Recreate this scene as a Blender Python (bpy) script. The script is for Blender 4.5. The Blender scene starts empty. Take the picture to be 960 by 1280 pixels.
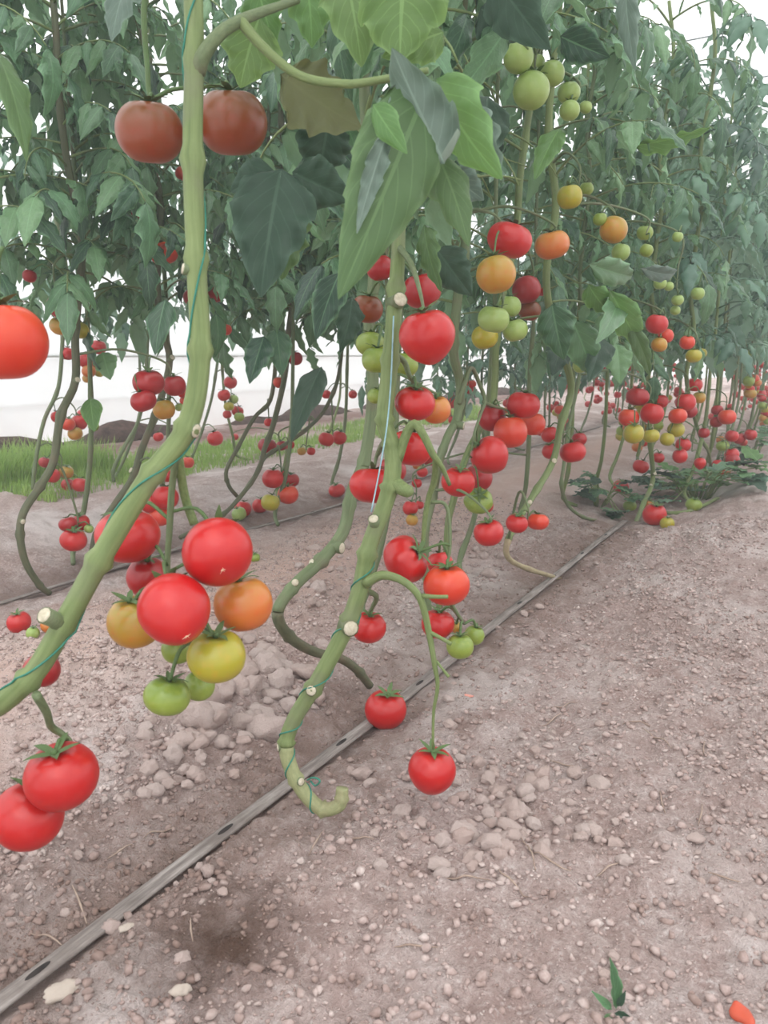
import bpy, math, random
import numpy as np
from mathutils import Vector, Matrix, Quaternion

# ------------------------------------------------------------------ camera, sky, exposure
SC = bpy.context.scene
COL = SC.collection
W_PX, H_PX, F_PX = 960.0, 1280.0, 960.0
CAM_H = 0.70
PITCH = math.atan(196.0 / 960.0)
YAW = math.radians(30.19)
cam_data = bpy.data.cameras.new('camera')
cam = bpy.data.objects.new('camera', cam_data)
COL.objects.link(cam)
cam.location = (0, 0, CAM_H)
cam.rotation_euler = (math.pi / 2 - PITCH, 0, YAW)
cam_data.sensor_fit = 'VERTICAL'
cam_data.sensor_height = 24.0
cam_data.lens = 24.0 * F_PX / H_PX
cam_data.clip_start = 0.02
cam_data.clip_end = 200
cam_data.dof.use_dof = True
cam_data.dof.focus_distance = 1.6
cam_data.dof.aperture_fstop = 7.0
SC.camera = cam

world = bpy.data.worlds.new('overcast_sky')
SC.world = world
world.use_nodes = True
wn = world.node_tree
bg = wn.nodes['Background']
wtc = wn.nodes.new('ShaderNodeTexCoord')
wsep = wn.nodes.new('ShaderNodeSeparateXYZ')
wmax = wn.nodes.new('ShaderNodeMath')
wmax.operation = 'MAXIMUM'
wmax.inputs[1].default_value = 0.0
wlum = wn.nodes.new('ShaderNodeMath')          # overcast sky: about twice as bright overhead as at the horizon
wlum.operation = 'MULTIPLY_ADD'
wlum.inputs[1].default_value = 1.45
wlum.inputs[2].default_value = 1.25
wn.links.new(wtc.outputs['Generated'], wsep.inputs[0])
wn.links.new(wsep.outputs[2], wmax.inputs[0])
wn.links.new(wmax.outputs[0], wlum.inputs[0])
wn.links.new(wlum.outputs[0], bg.inputs[1])
bg.inputs[0].default_value = (0.95, 0.98, 1.0, 1)

sun_d = bpy.data.lights.new('hazy_sun', 'SUN')
sun_d.energy = 1.0
sun_d.angle = math.radians(50)
sun_d.color = (1.0, 0.97, 0.93)
sun = bpy.data.objects.new('hazy_sun', sun_d)
COL.objects.link(sun)
sun.rotation_euler = (math.radians(28), math.radians(22), 0)

SC.view_settings.view_transform = 'Standard'
SC.view_settings.look = 'None'
SC.view_settings.gamma = 1.0
SC.view_settings.use_curve_mapping = False
SC.view_settings.exposure = 0.1
SC.cycles.max_bounces = 10
SC.cycles.diffuse_bounces = 4
SC.cycles.transmission_bounces = 6
SC.cycles.transparent_max_bounces = 10
SC.cycles.volume_bounces = 1

# ------------------------------------------------------------------ geometry helpers
R_ = Vector((math.cos(YAW), math.sin(YAW), 0))
F_ = Vector((-math.sin(YAW), math.cos(YAW), 0))
Z_ = Vector((0, 0, 1))
C0 = Vector((0, 0, CAM_H))
CP, SP = math.cos(PITCH), math.sin(PITCH)

def ray(px, py):
    u, v = (px - 480) / F_PX, (640 - py) / F_PX
    return R_ * u + F_ * (CP + v * SP) + Z_ * (-SP + v * CP)

def P(px, py, d):                      # point at depth d on the line of sight through a photo pixel
    return C0 + ray(px, py) * d

def PX(px, py, X):                     # the same where it meets the vertical plane x = X (a crop row)
    r = ray(px, py)
    return C0 + r * (X / r.x)

def depth_of(p):
    q = p - C0
    return q.dot(F_) * CP - q.z * SP

def project(p):
    q = p - C0
    d = q.dot(F_) * CP - q.z * SP
    if d < 0.05:
        return (-9999, -9999, d)
    return (480 + F_PX * q.dot(R_) / d, 640 - F_PX * (q.dot(F_) * SP + q.z * CP) / d, d)

def _hash(i, j, s):
    n = (i * 374761393 + j * 668265263 + s * 1442695041) & 0xFFFFFFFF
    n = ((n ^ (n >> 13)) * 1274126177) & 0xFFFFFFFF
    n = n ^ (n >> 16)
    return (n & 0xFFFFFF) / float(0xFFFFFF)

def vnoise(x, y, s=0):
    xi, yi = np.floor(x).astype(np.int64), np.floor(y).astype(np.int64)
    fx, fy = x - xi, y - yi
    fx, fy = fx * fx * (3 - 2 * fx), fy * fy * (3 - 2 * fy)
    a, b = _hash(xi, yi, s), _hash(xi + 1, yi, s)
    c, d = _hash(xi, yi + 1, s), _hash(xi + 1, yi + 1, s)
    return (a + (b - a) * fx) * (1 - fy) + (c + (d - c) * fx) * fy

def fbm(x, y, o=4, s=0):
    t, a, f = 0, 0.5, 1.0
    for k in range(o):
        t = t + a * (vnoise(x * f, y * f, s + k) - 0.5)
        a *= 0.5
        f *= 2.03
    return t

def worley(x, y, s=0):
    xi, yi = np.floor(x).astype(np.int64), np.floor(y).astype(np.int64)
    best = np.full(x.shape, 9.0)
    val = np.zeros(x.shape)
    for di in (-1, 0, 1):
        for dj in (-1, 0, 1):
            i, j = xi + di, yi + dj
            d = (i + _hash(i, j, s) - x) ** 2 + (j + _hash(i, j, s + 7) - y) ** 2
            m = d < best
            best = np.where(m, d, best)
            val = np.where(m, _hash(i, j, s + 13), val)
    return np.sqrt(best), val

def sstep(a, b, x):
    t = np.clip((x - a) / (b - a), 0, 1)
    return t * t * (3 - 2 * t)

def ground_big(x, y):
    x, y = np.asarray(x, float), np.asarray(y, float)
    h = -0.02 * np.exp(-((x + 0.76) / 0.09) ** 2)
    h = h + 0.055 * np.exp(-((x + 1.38) / 0.30) ** 2) + 0.05 * np.exp(-((x + 2.75) / 0.30) ** 2)
    h = h - 0.02 * np.exp(-((x + 2.06) / 0.12) ** 2)
    h = h + (0.02 + 0.085 * sstep(1.6, 4.2, y)) * sstep(-0.62, -0.22, x)
    h = h + 0.05 * sstep(-4.25, -4.85, x)
    h = h + 0.045 * np.exp(-(((x + 1.02) / 0.13) ** 2 + ((y - 0.98) / 0.26) ** 2))
    h = h + 0.05 * fbm(x * 2.1 + 3, y * 2.1, 3, 11)
    return h

def ground_z(x, y):
    return float(ground_big(np.array([x]), np.array([y]))[0])

def G(px, py):                         # ground point seen at a photo pixel
    r = ray(px, py)
    t = 0.3
    for _ in range(400):
        p = C0 + r * t
        if p.z <= ground_z(p.x, p.y):
            break
        t += 0.01 + 0.3 * max(0.0, p.z - ground_z(p.x, p.y))
    for _ in range(6):
        p = C0 + r * t
        t -= (ground_z(p.x, p.y) - p.z) / (-r.z + 1e-6)
    return C0 + r * t

# ------------------------------------------------------------------ object helpers
def mesh_from(name, verts, faces, smooth=True, uv=None):
    me = bpy.data.meshes.new(name)
    me.from_pydata([tuple(v) for v in verts], [], faces)
    if smooth:
        me.polygons.foreach_set('use_smooth', [True] * len(me.polygons))
    if uv is not None:
        l = me.uv_layers.new(name='UVMap')
        idx = np.empty(len(me.loops), dtype=np.int32)
        me.loops.foreach_get('vertex_index', idx)
        l.data.foreach_set('uv', np.asarray(uv, dtype=np.float32)[idx].ravel())
    me.update()
    return me

def mesh_np(name, v, tri, smooth=True):
    me = bpy.data.meshes.new(name)
    n = tri.shape[1]
    me.vertices.add(len(v))
    me.vertices.foreach_set('co', v.astype(np.float32).ravel())
    me.loops.add(tri.size)
    me.loops.foreach_set('vertex_index', tri.astype(np.int32).ravel())
    me.polygons.add(len(tri))
    me.polygons.foreach_set('loop_start', np.arange(0, tri.size, n, dtype=np.int32))
    me.polygons.foreach_set('loop_total', np.full(len(tri), n, dtype=np.int32))
    if smooth:
        me.polygons.foreach_set('use_smooth', np.ones(len(tri), dtype=bool))
    me.update(calc_edges=True)
    return me

def obj(name, me, mat=None, parent=None, loc=None):
    o = bpy.data.objects.new(name, me)
    COL.objects.link(o)
    if mat is not None and me is not None and len(me.materials) == 0:
        me.materials.append(mat)
    if parent is not None:
        o.parent = parent
    if loc is not None:
        o.location = loc
    return o

def set_mat(o, mat):
    o.material_slots[0].link = 'OBJECT'
    o.material_slots[0].material = mat

def tag(o, label, cat, group=None):
    o['label'] = label
    o['category'] = cat
    if group:
        o['group'] = group
    return o

def empty(name, loc):
    o = bpy.data.objects.new(name, None)
    o.empty_display_size = 0.05
    COL.objects.link(o)
    o.location = loc
    return o

def catmull(pts, sub):
    pts = [Vector(p) for p in pts]
    if len(pts) < 3:
        return [pts[0].lerp(pts[-1], i / sub) for i in range(sub + 1)]
    q = [pts[0] * 2 - pts[1]] + pts + [pts[-1] * 2 - pts[-2]]
    out = []
    for i in range(1, len(q) - 2):
        a, b, c, d = q[i - 1], q[i], q[i + 1], q[i + 2]
        for k in range(sub):
            t = k / sub
            out.append(0.5 * (2 * b + (c - a) * t + (2 * a - 5 * b + 4 * c - d) * t * t + (3 * b - a - 3 * c + d) * t ** 3))
    out.append(pts[-1])
    return out

def lerp_list(vals, n):
    m = len(vals) - 1
    return [float(np.interp(i / (n - 1) * m, range(m + 1), vals)) for i in range(n)]

class MB:
    def __init__(self):
        self.v, self.f, self.uv = [], [], []
    def tube(self, pts, rad, seg=8, cap=True):
        n = len(pts)
        b0 = len(self.v)
        t = (pts[1] - pts[0]).normalized()
        up = Vector((0, 0, 1)) if abs(t.z) < 0.9 else Vector((1, 0, 0))
        x = t.cross(up).normalized()
        for i in range(n):
            t2 = (pts[min(i + 1, n - 1)] - pts[max(i - 1, 0)])
            t2 = t2.normalized() if t2.length > 1e-9 else t
            x = (x - t2 * x.dot(t2)).normalized()
            y = t2.cross(x)
            t = t2
            r = rad[i] if hasattr(rad, '__len__') else rad
            for k in range(seg):
                a = 2 * math.pi * k / seg
                self.v.append(pts[i] + (x * math.cos(a) + y * math.sin(a)) * r)
                self.uv.append((k / seg, i / max(1, n - 1)))
        for i in range(n - 1):
            for k in range(seg):
                k2 = (k + 1) % seg
                self.f.append((b0 + i * seg + k, b0 + i * seg + k2, b0 + (i + 1) * seg + k2, b0 + (i + 1) * seg + k))
        if cap:
            self.f.append(tuple(b0 + k for k in reversed(range(seg))))
            self.f.append(tuple(b0 + (n - 1) * seg + k for k in range(seg)))
        return self
    def add(self, verts, faces, M=None, uv=None):
        b = len(self.v)
        self.v.extend((M @ Vector(v)) if M else Vector(v) for v in verts)
        self.f.extend(tuple(b + i for i in f) for f in faces)
        self.uv.extend(uv if uv is not None else [(0, 0)] * len(verts))
        return self
    def mesh(self, name, origin=None, smooth=True):
        vs = [v - origin for v in self.v] if origin is not None else self.v
        return mesh_from(name, vs, self.f, smooth, self.uv)

# ------------------------------------------------------------------ materials
def s2l(c):
    return tuple(((x / 255) / 12.92 if x / 255 <= 0.04045 else ((x / 255 + 0.055) / 1.055) ** 2.4) for x in c) + (1.0,)

class NT:
    def __init__(self, name):
        self.m = bpy.data.materials.new(name)
        self.m.use_nodes = True
        self.t = self.m.node_tree
        self.b = self.t.nodes['Principled BSDF']
        self.out = self.t.nodes['Material Output']
    def n(self, typ, **kw):
        x = self.t.nodes.new(typ)
        for k, v in kw.items():
            setattr(x, k, v)
        return x
    def l(self, a, b):
        self.t.links.new(a, b)
    def noise(self, scale, detail=4, rough=0.55, coord='Object', vec=None):
        if vec is None:
            vec = self.n('ShaderNodeTexCoord').outputs[coord]
        x = self.n('ShaderNodeTexNoise')
        x.inputs['Scale'].default_value = scale
        x.inputs['Detail'].default_value = detail
        x.inputs['Roughness'].default_value = rough
        self.l(vec, x.inputs['Vector'])
        return x.outputs['Fac']
    def ramp(self, fac, stops):
        r = self.n('ShaderNodeValToRGB')
        e = r.color_ramp.elements
        while len(e) < len(stops):
            e.new(0.5)
        for i, (p, c) in enumerate(stops):
            e[i].position = p
            e[i].color = c if len(c) == 4 else tuple(c) + (1,)
        self.l(fac, r.inputs[0])
        return r.outputs[0]
    def mix(self, fac, a, b, mode='MIX'):
        x = self.n('ShaderNodeMix', data_type='RGBA', blend_type=mode)
        for s, val in ((0, fac), (6, a), (7, b)):
            if hasattr(val, 'is_linked'):
                self.l(val, x.inputs[s])
            else:
                x.inputs[s].default_value = val
        return x.outputs[2]
    def math(self, op, a, b=0.0, c=0.0, clamp=False):
        x = self.n('ShaderNodeMath', operation=op, use_clamp=clamp)
        for i, val in enumerate((a, b, c)):
            if hasattr(val, 'is_linked'):
                self.l(val, x.inputs[i])
            else:
                x.inputs[i].default_value = val
        return x.outputs[0]
    def bump(self, h, strength=0.3, dist=0.01):
        x = self.n('ShaderNodeBump')
        x.inputs['Strength'].default_value = strength
        x.inputs['Distance'].default_value = dist
        self.l(h, x.inputs['Height'])
        self.l(x.outputs[0], self.b.inputs['Normal'])
    def base(self, c, rough=0.6, spec=0.5):
        if hasattr(c, 'is_linked'):
            self.l(c, self.b.inputs['Base Color'])
        else:
            self.b.inputs['Base Color'].default_value = c
        self.b.inputs['Roughness'].default_value = rough
        self.b.inputs['Specular IOR Level'].default_value = spec
        return self

def noisy(name, c1, c2, scale=20, rough=0.8, bump=0.2, spec=0.3, dist=0.01, detail=4):
    t = NT(name)
    f = t.noise(scale, detail)
    t.base(t.ramp(f, [(0.3, s2l(c1)), (0.7, s2l(c2))]), rough, spec)
    if bump:
        t.bump(f, bump, dist)
    return t.m

def mat_ground():
    t = NT('dry_soil')
    tc = t.n('ShaderNodeTexCoord').outputs['Object']
    big = t.noise(2.2, 5, 0.6, vec=tc)
    mid = t.noise(14, 6, 0.65, vec=tc)
    fine = t.noise(120, 4, 0.7, vec=tc)
    c = t.ramp(big, [(0.32, s2l((194, 171, 164))), (0.50, s2l((211, 193, 188))), (0.68, s2l((226, 214, 211)))])
    c = t.mix(t.ramp(mid, [(0.35, (1, 1, 1)), (0.65, (0, 0, 0))]), c, s2l((182, 157, 150)))
    c = t.mix(t.ramp(fine, [(0.35, (0.5, 0.5, 0.5)), (0.62, (0, 0, 0))]), c, s2l((150, 128, 121)))
    c = t.mix(t.ramp(fine, [(0.55, (0, 0, 0)), (0.75, (0.6, 0.6, 0.6))]), c, s2l((236, 228, 225)))
    dust = t.ramp(t.noise(1.7, 4, 0.55, vec=tc), [(0.52, (0, 0, 0)), (0.64, (0.85, 0.85, 0.85))])
    c = t.mix(dust, c, s2l((228, 215, 211)))
    # dry pink crust in the middle of the alleys, damp brown soil along the drip line
    sep = t.n('ShaderNodeSeparateXYZ')
    t.l(tc, sep.inputs[0])
    def band(x0, w):
        d = t.math('ABSOLUTE', t.math('SUBTRACT', sep.outputs[0], x0))
        d = t.math('ADD', d, t.math('MULTIPLY', t.math('SUBTRACT', mid, 0.5), 0.30))
        return t.math('SUBTRACT', 1.0, t.math('DIVIDE', d, w), clamp=True)
    pk = t.math('MULTIPLY', band(-1.42, 0.5), 0.75)
    c = t.mix(pk, c, s2l((218, 184, 171)))
    c = t.mix(t.math('MULTIPLY', band(-0.74, 0.22), 0.75), c, s2l((132, 110, 99)))
    c = t.mix(t.math('MULTIPLY', band(-2.1, 0.22), 0.8), c, s2l((134, 113, 105)))
    # bank against the plastic: reddish litter
    c = t.mix(t.math('MULTIPLY', band(-4.6, 0.45), 0.8), c, s2l((120, 84, 76)))
    # wet spot by the emitter
    vd = t.n('ShaderNodeVectorMath', operation='DISTANCE')
    t.l(tc, vd.inputs[0])
    wp = G(275, 1185)
    vd.inputs[1].default_value = wp
    wd = t.math('ADD', vd.outputs['Value'], t.math('MULTIPLY', t.math('SUBTRACT', mid, 0.5), 0.22))
    wd = t.math('SUBTRACT', 1.0, t.math('DIVIDE', wd, 0.13), clamp=True)
    c = t.mix(t.math('MULTIPLY', wd, 1.1, clamp=True), c, s2l((98, 77, 67)))
    t.base(c, 0.95, 0.15)
    h = t.math('ADD', t.noise(60, 6, 0.7, vec=tc), t.math('MULTIPLY', t.noise(240, 3, 0.7, vec=tc), 0.5))
    t.bump(h, 1.0, 0.012)
    return t.m

def mat_clod():
    t = NT('soil_clod')
    f = t.noise(38, 5)
    r = t.n('ShaderNodeObjectInfo').outputs['Random']
    c = t.ramp(f, [(0.3, s2l((172, 152, 145))), (0.7, s2l((208, 193, 187)))])
    c = t.mix(t.math('MULTIPLY', r, 0.5), c, s2l((178, 150, 140)))
    t.base(c, 0.95, 0.15)
    t.bump(t.noise(4.0, 6, 0.75), 0.5, 0.08)
    return t.m

def mat_gravel():
    t = NT('soil_crumbs')
    v = t.n('ShaderNodeTexCoord').outputs['Object']
    f = t.noise(26, 4, 0.7, vec=v)
    c = t.ramp(f, [(0.34, s2l((142, 121, 113))), (0.52, s2l((172, 152, 146))), (0.7, s2l((200, 186, 180)))])
    s = t.n('ShaderNodeSeparateXYZ')            # crumbs in the damp strip by the drip line are darker
    t.l(v, s.inputs[0])
    d = t.math('ABSOLUTE', t.math('ADD', s.outputs[0], 0.74))
    d = t.math('SUBTRACT', 1.0, t.math('DIVIDE', d, 0.2), clamp=True)
    vd = t.n('ShaderNodeVectorMath', operation='DISTANCE')
    t.l(v, vd.inputs[0])
    vd.inputs[1].default_value = G(275, 1185)
    d = t.math('MAXIMUM', d, t.math('SUBTRACT', 1.3, t.math('DIVIDE', vd.outputs['Value'], 0.11), clamp=True))
    c = t.mix(t.math('MULTIPLY', d, 0.75), c, s2l((112, 90, 79)))
    t.base(c, 0.95, 0.1)
    return t.m

def mat_leaf(name, cs, under, trans=0.35, rough=0.5, vein=0.35, spec=0.35):
    t = NT(name)
    r = t.n('ShaderNodeObjectInfo').outputs['Random']
    c = t.ramp(r, [(i / (len(cs) - 1), s2l(x)) for i, x in enumerate(cs)])
    f = t.noise(22, 3)
    c = t.mix(t.math('MULTIPLY', f, 0.35), c, s2l(tuple(int(x * 0.72) for x in cs[0])))
    uv = t.n('ShaderNodeTexCoord').outputs['UV']
    s = t.n('ShaderNodeSeparateXYZ')
    t.l(uv, s.inputs[0])
    au = t.math('ABSOLUTE', t.math('SUBTRACT', s.outputs[0], 0.5))
    mid = t.math('LESS_THAN', au, 0.022)
    sv = t.math('FRACT', t.math('SUBTRACT', t.math('MULTIPLY', s.outputs[1], 7.0), t.math('MULTIPLY', au, 5.5)))
    sv = t.math('LESS_THAN', sv, 0.10)
    vn = t.math('MAXIMUM', mid, t.math('MULTIPLY', sv, 0.55))
    c = t.mix(t.math('MULTIPLY', vn, vein), c, s2l(tuple(min(255, int(x * 1.25 + 22)) for x in cs[-1])))
    edge = t.math('MULTIPLY', t.ramp(t.math('ADD', au, t.math('MULTIPLY', t.math('SUBTRACT', f, 0.5), 0.25)), [(0.38, (0, 0, 0)), (0.5, (1, 1, 1))]), 0.30)
    c = t.mix(edge, c, s2l(tuple(min(255, int(x * 1.2 + 34)) for x in cs[-1])))
    back = t.n('ShaderNodeNewGeometry').outputs['Backfacing']
    c = t.mix(t.math('MULTIPLY', back, 0.75), c, s2l(under))
    t.base(c, rough, spec)
    t.bump(t.math('ADD', f, t.math('MULTIPLY', vn, -0.4)), 0.35, 0.006)
    tr = t.n('ShaderNodeBsdfTranslucent')
    hs = t.n('ShaderNodeHueSaturation')
    hs.inputs['Hue'].default_value = 0.475
    hs.inputs['Saturation'].default_value = 1.15
    hs.inputs['Value'].default_value = 1.35
    t.l(c, hs.inputs['Color'])
    t.l(hs.outputs[0], tr.inputs['Color'])
    mx = t.n('ShaderNodeMixShader')
    mx.inputs[0].default_value = trans
    t.l(t.b.outputs[0], mx.inputs[1])
    t.l(tr.outputs[0], mx.inputs[2])
    t.l(mx.outputs[0], t.out.inputs['Surface'])
    return t.m

def mat_stem(name, c1, c2, c3):
    t = NT(name)
    tc = t.n('ShaderNodeTexCoord').outputs['UV']
    mp = t.n('ShaderNodeMapping')
    mp.inputs['Scale'].default_value = (6, 9, 1)
    t.l(tc, mp.inputs[0])
    f = t.noise(1.5, 4, 0.6, vec=mp.outputs[0])
    g = t.noise(14, 3)
    c = t.ramp(f, [(0.3, s2l(c1)), (0.7, s2l(c2))])
    c = t.mix(t.ramp(g, [(0.52, (0, 0, 0)), (0.72, (0.8, 0.8, 0.8))]), c, s2l(c3))
    t.base(c, 0.55, 0.3)
    t.bump(t.noise(90, 3), 0.25, 0.003)
    return t.m

def mat_tomato(name, main, shoulder, blotch, k0=0.55, k1=0.95):
    t = NT(name)
    tc = t.n('ShaderNodeTexCoord')
    s = t.n('ShaderNodeSeparateXYZ')
    t.l(tc.outputs['Generated'], s.inputs[0])
    f = t.noise(3.0, 2, vec=tc.outputs['Generated'])
    z = t.math('ADD', s.outputs[2], t.math('MULTIPLY', t.math('SUBTRACT', f, 0.5), 0.5))
    k = t.ramp(z, [(k0, (0, 0, 0)), (k1, (1, 1, 1))])
    c = t.mix(k, s2l(main), s2l(shoulder))
    c = t.mix(t.ramp(t.noise(5.5, 3, vec=tc.outputs['Generated']), [(0.5, (0, 0, 0)), (0.75, (0.6, 0.6, 0.6))]), c, s2l(blotch))
    sp = t.noise(140, 1, vec=tc.outputs['Generated'])
    c = t.mix(t.ramp(sp, [(0.74, (0, 0, 0)), (0.79, (0.35, 0.35, 0.35))]), c, s2l((235, 190, 160)))
    t.base(c, 0.30, 0.55)
    t.b.inputs['Subsurface Weight'].default_value = 0.0
    return t.m

def mat_film(name, transp, dirt=True):
    t = NT(name)
    f = t.noise(1.1, 5, 0.65)
    tc = t.n('ShaderNodeTexCoord').outputs['Object']
    s = t.n('ShaderNodeSeparateXYZ')
    t.l(tc, s.inputs[0])
    low = t.ramp(t.math('ADD', s.outputs[2], t.math('MULTIPLY', f, 0.25)), [(0.10, (1, 1, 1)), (0.62, (0, 0, 0))])
    k = t.math('MULTIPLY', t.ramp(f, [(0.42, (0, 0, 0)), (0.62, (1, 1, 1))]), low)
    c = t.mix(t.math('MULTIPLY', k, 0.35 if dirt else 0.0), (0.93, 0.93, 0.93, 1), s2l((214, 190, 180)))
    t.base(c, 0.4, 0.3)
    tr = t.n('ShaderNodeBsdfTranslucent')
    t.l(c, tr.inputs['Color'])
    mx = t.n('ShaderNodeMixShader')
    mx.inputs[0].default_value = 0.55
    t.l(t.b.outputs[0], mx.inputs[1])
    t.l(tr.outputs[0], mx.inputs[2])
    last = mx
    if transp > 0:
        tp = t.n('ShaderNodeBsdfTransparent')
        m2 = t.n('ShaderNodeMixShader')
        m2.inputs[0].default_value = transp
        t.l(mx.outputs[0], m2.inputs[1])
        t.l(tp.outputs[0], m2.inputs[2])
        last = m2
    t.l(last.outputs[0], t.out.inputs['Surface'])
    return t.m

M = {}
M['ground'] = mat_ground()
M['clod'] = mat_clod()
M['gravel'] = mat_gravel()
M['bank'] = noisy('dark_earth', (52, 40, 36), (96, 76, 70), 16, 0.95, 0.8, 0.1, 0.02)
M['leaf'] = mat_leaf('tomato_leaf', [(44, 72, 56), (84, 124, 84), (122, 160, 112), (56, 90, 70), (104, 146, 104)], (126, 158, 124), 0.24, rough=0.36, spec=0.55, vein=0.2)
M['leaf_far'] = mat_leaf('tomato_leaf_far', [(56, 86, 72), (104, 142, 114), (142, 174, 144), (70, 106, 90), (122, 160, 132)], (142, 168, 148), 0.24, rough=0.36, spec=0.55, vein=0.1)  # paler, bluer copy for far leaves, with distance haze put into the colour
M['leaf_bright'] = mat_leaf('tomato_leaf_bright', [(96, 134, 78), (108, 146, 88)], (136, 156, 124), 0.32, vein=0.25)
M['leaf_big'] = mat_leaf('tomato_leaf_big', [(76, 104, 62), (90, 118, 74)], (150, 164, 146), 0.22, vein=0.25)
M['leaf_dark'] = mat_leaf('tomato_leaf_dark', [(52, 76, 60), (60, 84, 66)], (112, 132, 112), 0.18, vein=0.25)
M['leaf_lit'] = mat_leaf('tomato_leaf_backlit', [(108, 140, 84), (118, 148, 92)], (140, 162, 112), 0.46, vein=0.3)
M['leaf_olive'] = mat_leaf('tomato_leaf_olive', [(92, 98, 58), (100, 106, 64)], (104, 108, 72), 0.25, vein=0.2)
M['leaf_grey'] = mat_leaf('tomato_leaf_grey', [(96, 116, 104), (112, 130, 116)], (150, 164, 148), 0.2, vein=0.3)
M['stem_green'] = mat_stem('green_stem', (98, 114, 68), (130, 144, 94), (112, 116, 88))
M['stem_mid'] = mat_stem('mid_stem', (92, 106, 74), (118, 130, 94), (112, 104, 84))
M['stem_old'] = mat_stem('old_stem', (78, 82, 60), (104, 106, 80), (110, 98, 80))
M['stem_pale'] = mat_stem('pale_stem', (132, 138, 96), (160, 162, 120), (140, 128, 100))
M['stem_dry'] = mat_stem('dry_stem', (150, 138, 108), (176, 162, 130), (140, 122, 98))
M['cut'] = noisy('cut_stem_face', (176, 166, 140), (214, 206, 186), 160, 0.8, 0.2)
M['calyx'] = mat_stem('calyx_green', (74, 98, 58), (102, 126, 78), (88, 100, 62))
M['scar'] = noisy('blossom_scar', (232, 196, 160), (248, 224, 196), 60, 0.8, 0.1)
M['tape'] = None
TM = {
    'R': mat_tomato('ripe_red', (186, 20, 22), (178, 24, 22), (196, 38, 28), 0.7, 1.0),
    'D': mat_tomato('deep_red', (160, 18, 24), (150, 20, 24), (176, 30, 30), 0.7, 1.0),
    'S': mat_tomato('scarlet', (206, 52, 28), (204, 68, 32), (202, 40, 28), 0.4, 0.95),
    'O': mat_tomato('orange', (198, 106, 44), (192, 126, 52), (204, 88, 40), 0.4, 0.95),
    'A': mat_tomato('amber', (186, 132, 44), (164, 138, 50), (196, 112, 44), 0.3, 0.95),
    'Y': mat_tomato('yellow_green', (168, 156, 40), (158, 152, 50), (186, 150, 44), 0.3, 0.95),
    'G': mat_tomato('pale_green', (136, 154, 62), (120, 142, 58), (150, 162, 76), 0.4, 0.95),
    'L': mat_tomato('light_green', (150, 172, 92), (134, 158, 80), (162, 178, 104), 0.4, 0.95),
    'B': mat_tomato('bronze', (136, 60, 26), (120, 68, 32), (146, 56, 28), 0.35, 0.9),
}
COLWORD = {'R': 'red', 'D': 'dark red', 'S': 'orange red', 'O': 'orange', 'A': 'amber', 'Y': 'yellow green', 'G': 'green', 'L': 'pale green', 'B': 'bronze'}
# ------------------------------------------------------------------ ground
rng = random.Random(7)
nrg = np.random.default_rng(5)

def axis_steps(lo, hi, c0, c1, d0, g):
    """coordinates with spacing d0 between c0 and c1, growing by g beyond"""
    mid = list(np.arange(c0, c1, d0))
    up, d, x = [], d0, c1
    while x < hi:
        up.append(x)
        d *= g
        x += d
    dn, d, x = [], d0, c0
    while x > lo:
        d *= g
        x -= d
        dn.append(x)
    return np.array(dn[::-1] + mid + up + [hi])

def ground_full(x, y, small=True):
    h = ground_big(x, y)
    near = sstep(9.0, 1.5, np.abs(y) + np.abs(x + 0.7))
    w1, v1 = worley(x / 0.055 + 0.6 * fbm(x * 20, y * 20, 2, 3), y / 0.055 + 0.6 * fbm(x * 20 + 9, y * 20, 2, 4), 21)
    w2, v2 = worley(x / 0.021, y / 0.021, 33)
    patch = sstep(-0.08, 0.12, fbm(x * 3.1, y * 3.1, 3, 55))
    lump = np.clip(0.55 - w1, 0, 1) * v1
    crumb = np.clip(0.6 - w2, 0, 1) * v2
    w3, v3 = worley(x / 0.11, y / 0.11, 45)
    h = h + (0.25 + 0.75 * near) * (0.030 * lump * (0.35 + 0.65 * patch) + 0.019 * crumb * (0.5 + 0.5 * patch)) + 0.03 * np.clip(0.6 - w3, 0, 1) * v3 * patch
    h = h + 0.030 * fbm(x * 7, y * 7, 4, 71) + 0.026 * fbm(x * 40, y * 40, 3, 91) * (0.5 + 0.5 * near)
    on_tape = np.exp(-((x + 0.735) / 0.03) ** 2) + np.exp(-((x + 2.06) / 0.03) ** 2)
    g0 = ground_big(x, y)
    return h - np.clip(on_tape, 0, 1) * np.clip(h - g0 + 0.006, 0, 1)

gx = axis_steps(-6.0, 4.0, -1.5, 0.25, 0.0065, 1.012)
gy = axis_steps(-0.5, 26.0, 0.35, 1.75, 0.0065, 1.011)
XX, YY = np.meshgrid(gx, gy)
ZZ = ground_full(XX, YY)
nx, ny = len(gx), len(gy)
vv = np.stack([XX.ravel(), YY.ravel(), ZZ.ravel()], 1)
ii = np.arange(nx * ny).reshape(ny, nx)
quads = np.stack([ii[:-1, :-1].ravel(), ii[:-1, 1:].ravel(), ii[1:, 1:].ravel(), ii[1:, :-1].ravel()], 1)
ground = obj('ground', mesh_np('ground', vv, quads), M['ground'])
ground['kind'] = 'structure'

def gz(x, y):
    i = min(max(int(np.searchsorted(gx, x)) - 1, 0), nx - 2)
    j = min(max(int(np.searchsorted(gy, y)) - 1, 0), ny - 2)
    a, b = (x - gx[i]) / (gx[i + 1] - gx[i]), (y - gy[j]) / (gy[j + 1] - gy[j])
    return float((ZZ[j, i] * (1 - a) + ZZ[j, i + 1] * a) * (1 - b) + (ZZ[j + 1, i] * (1 - a) + ZZ[j + 1, i + 1] * a) * b)

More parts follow.
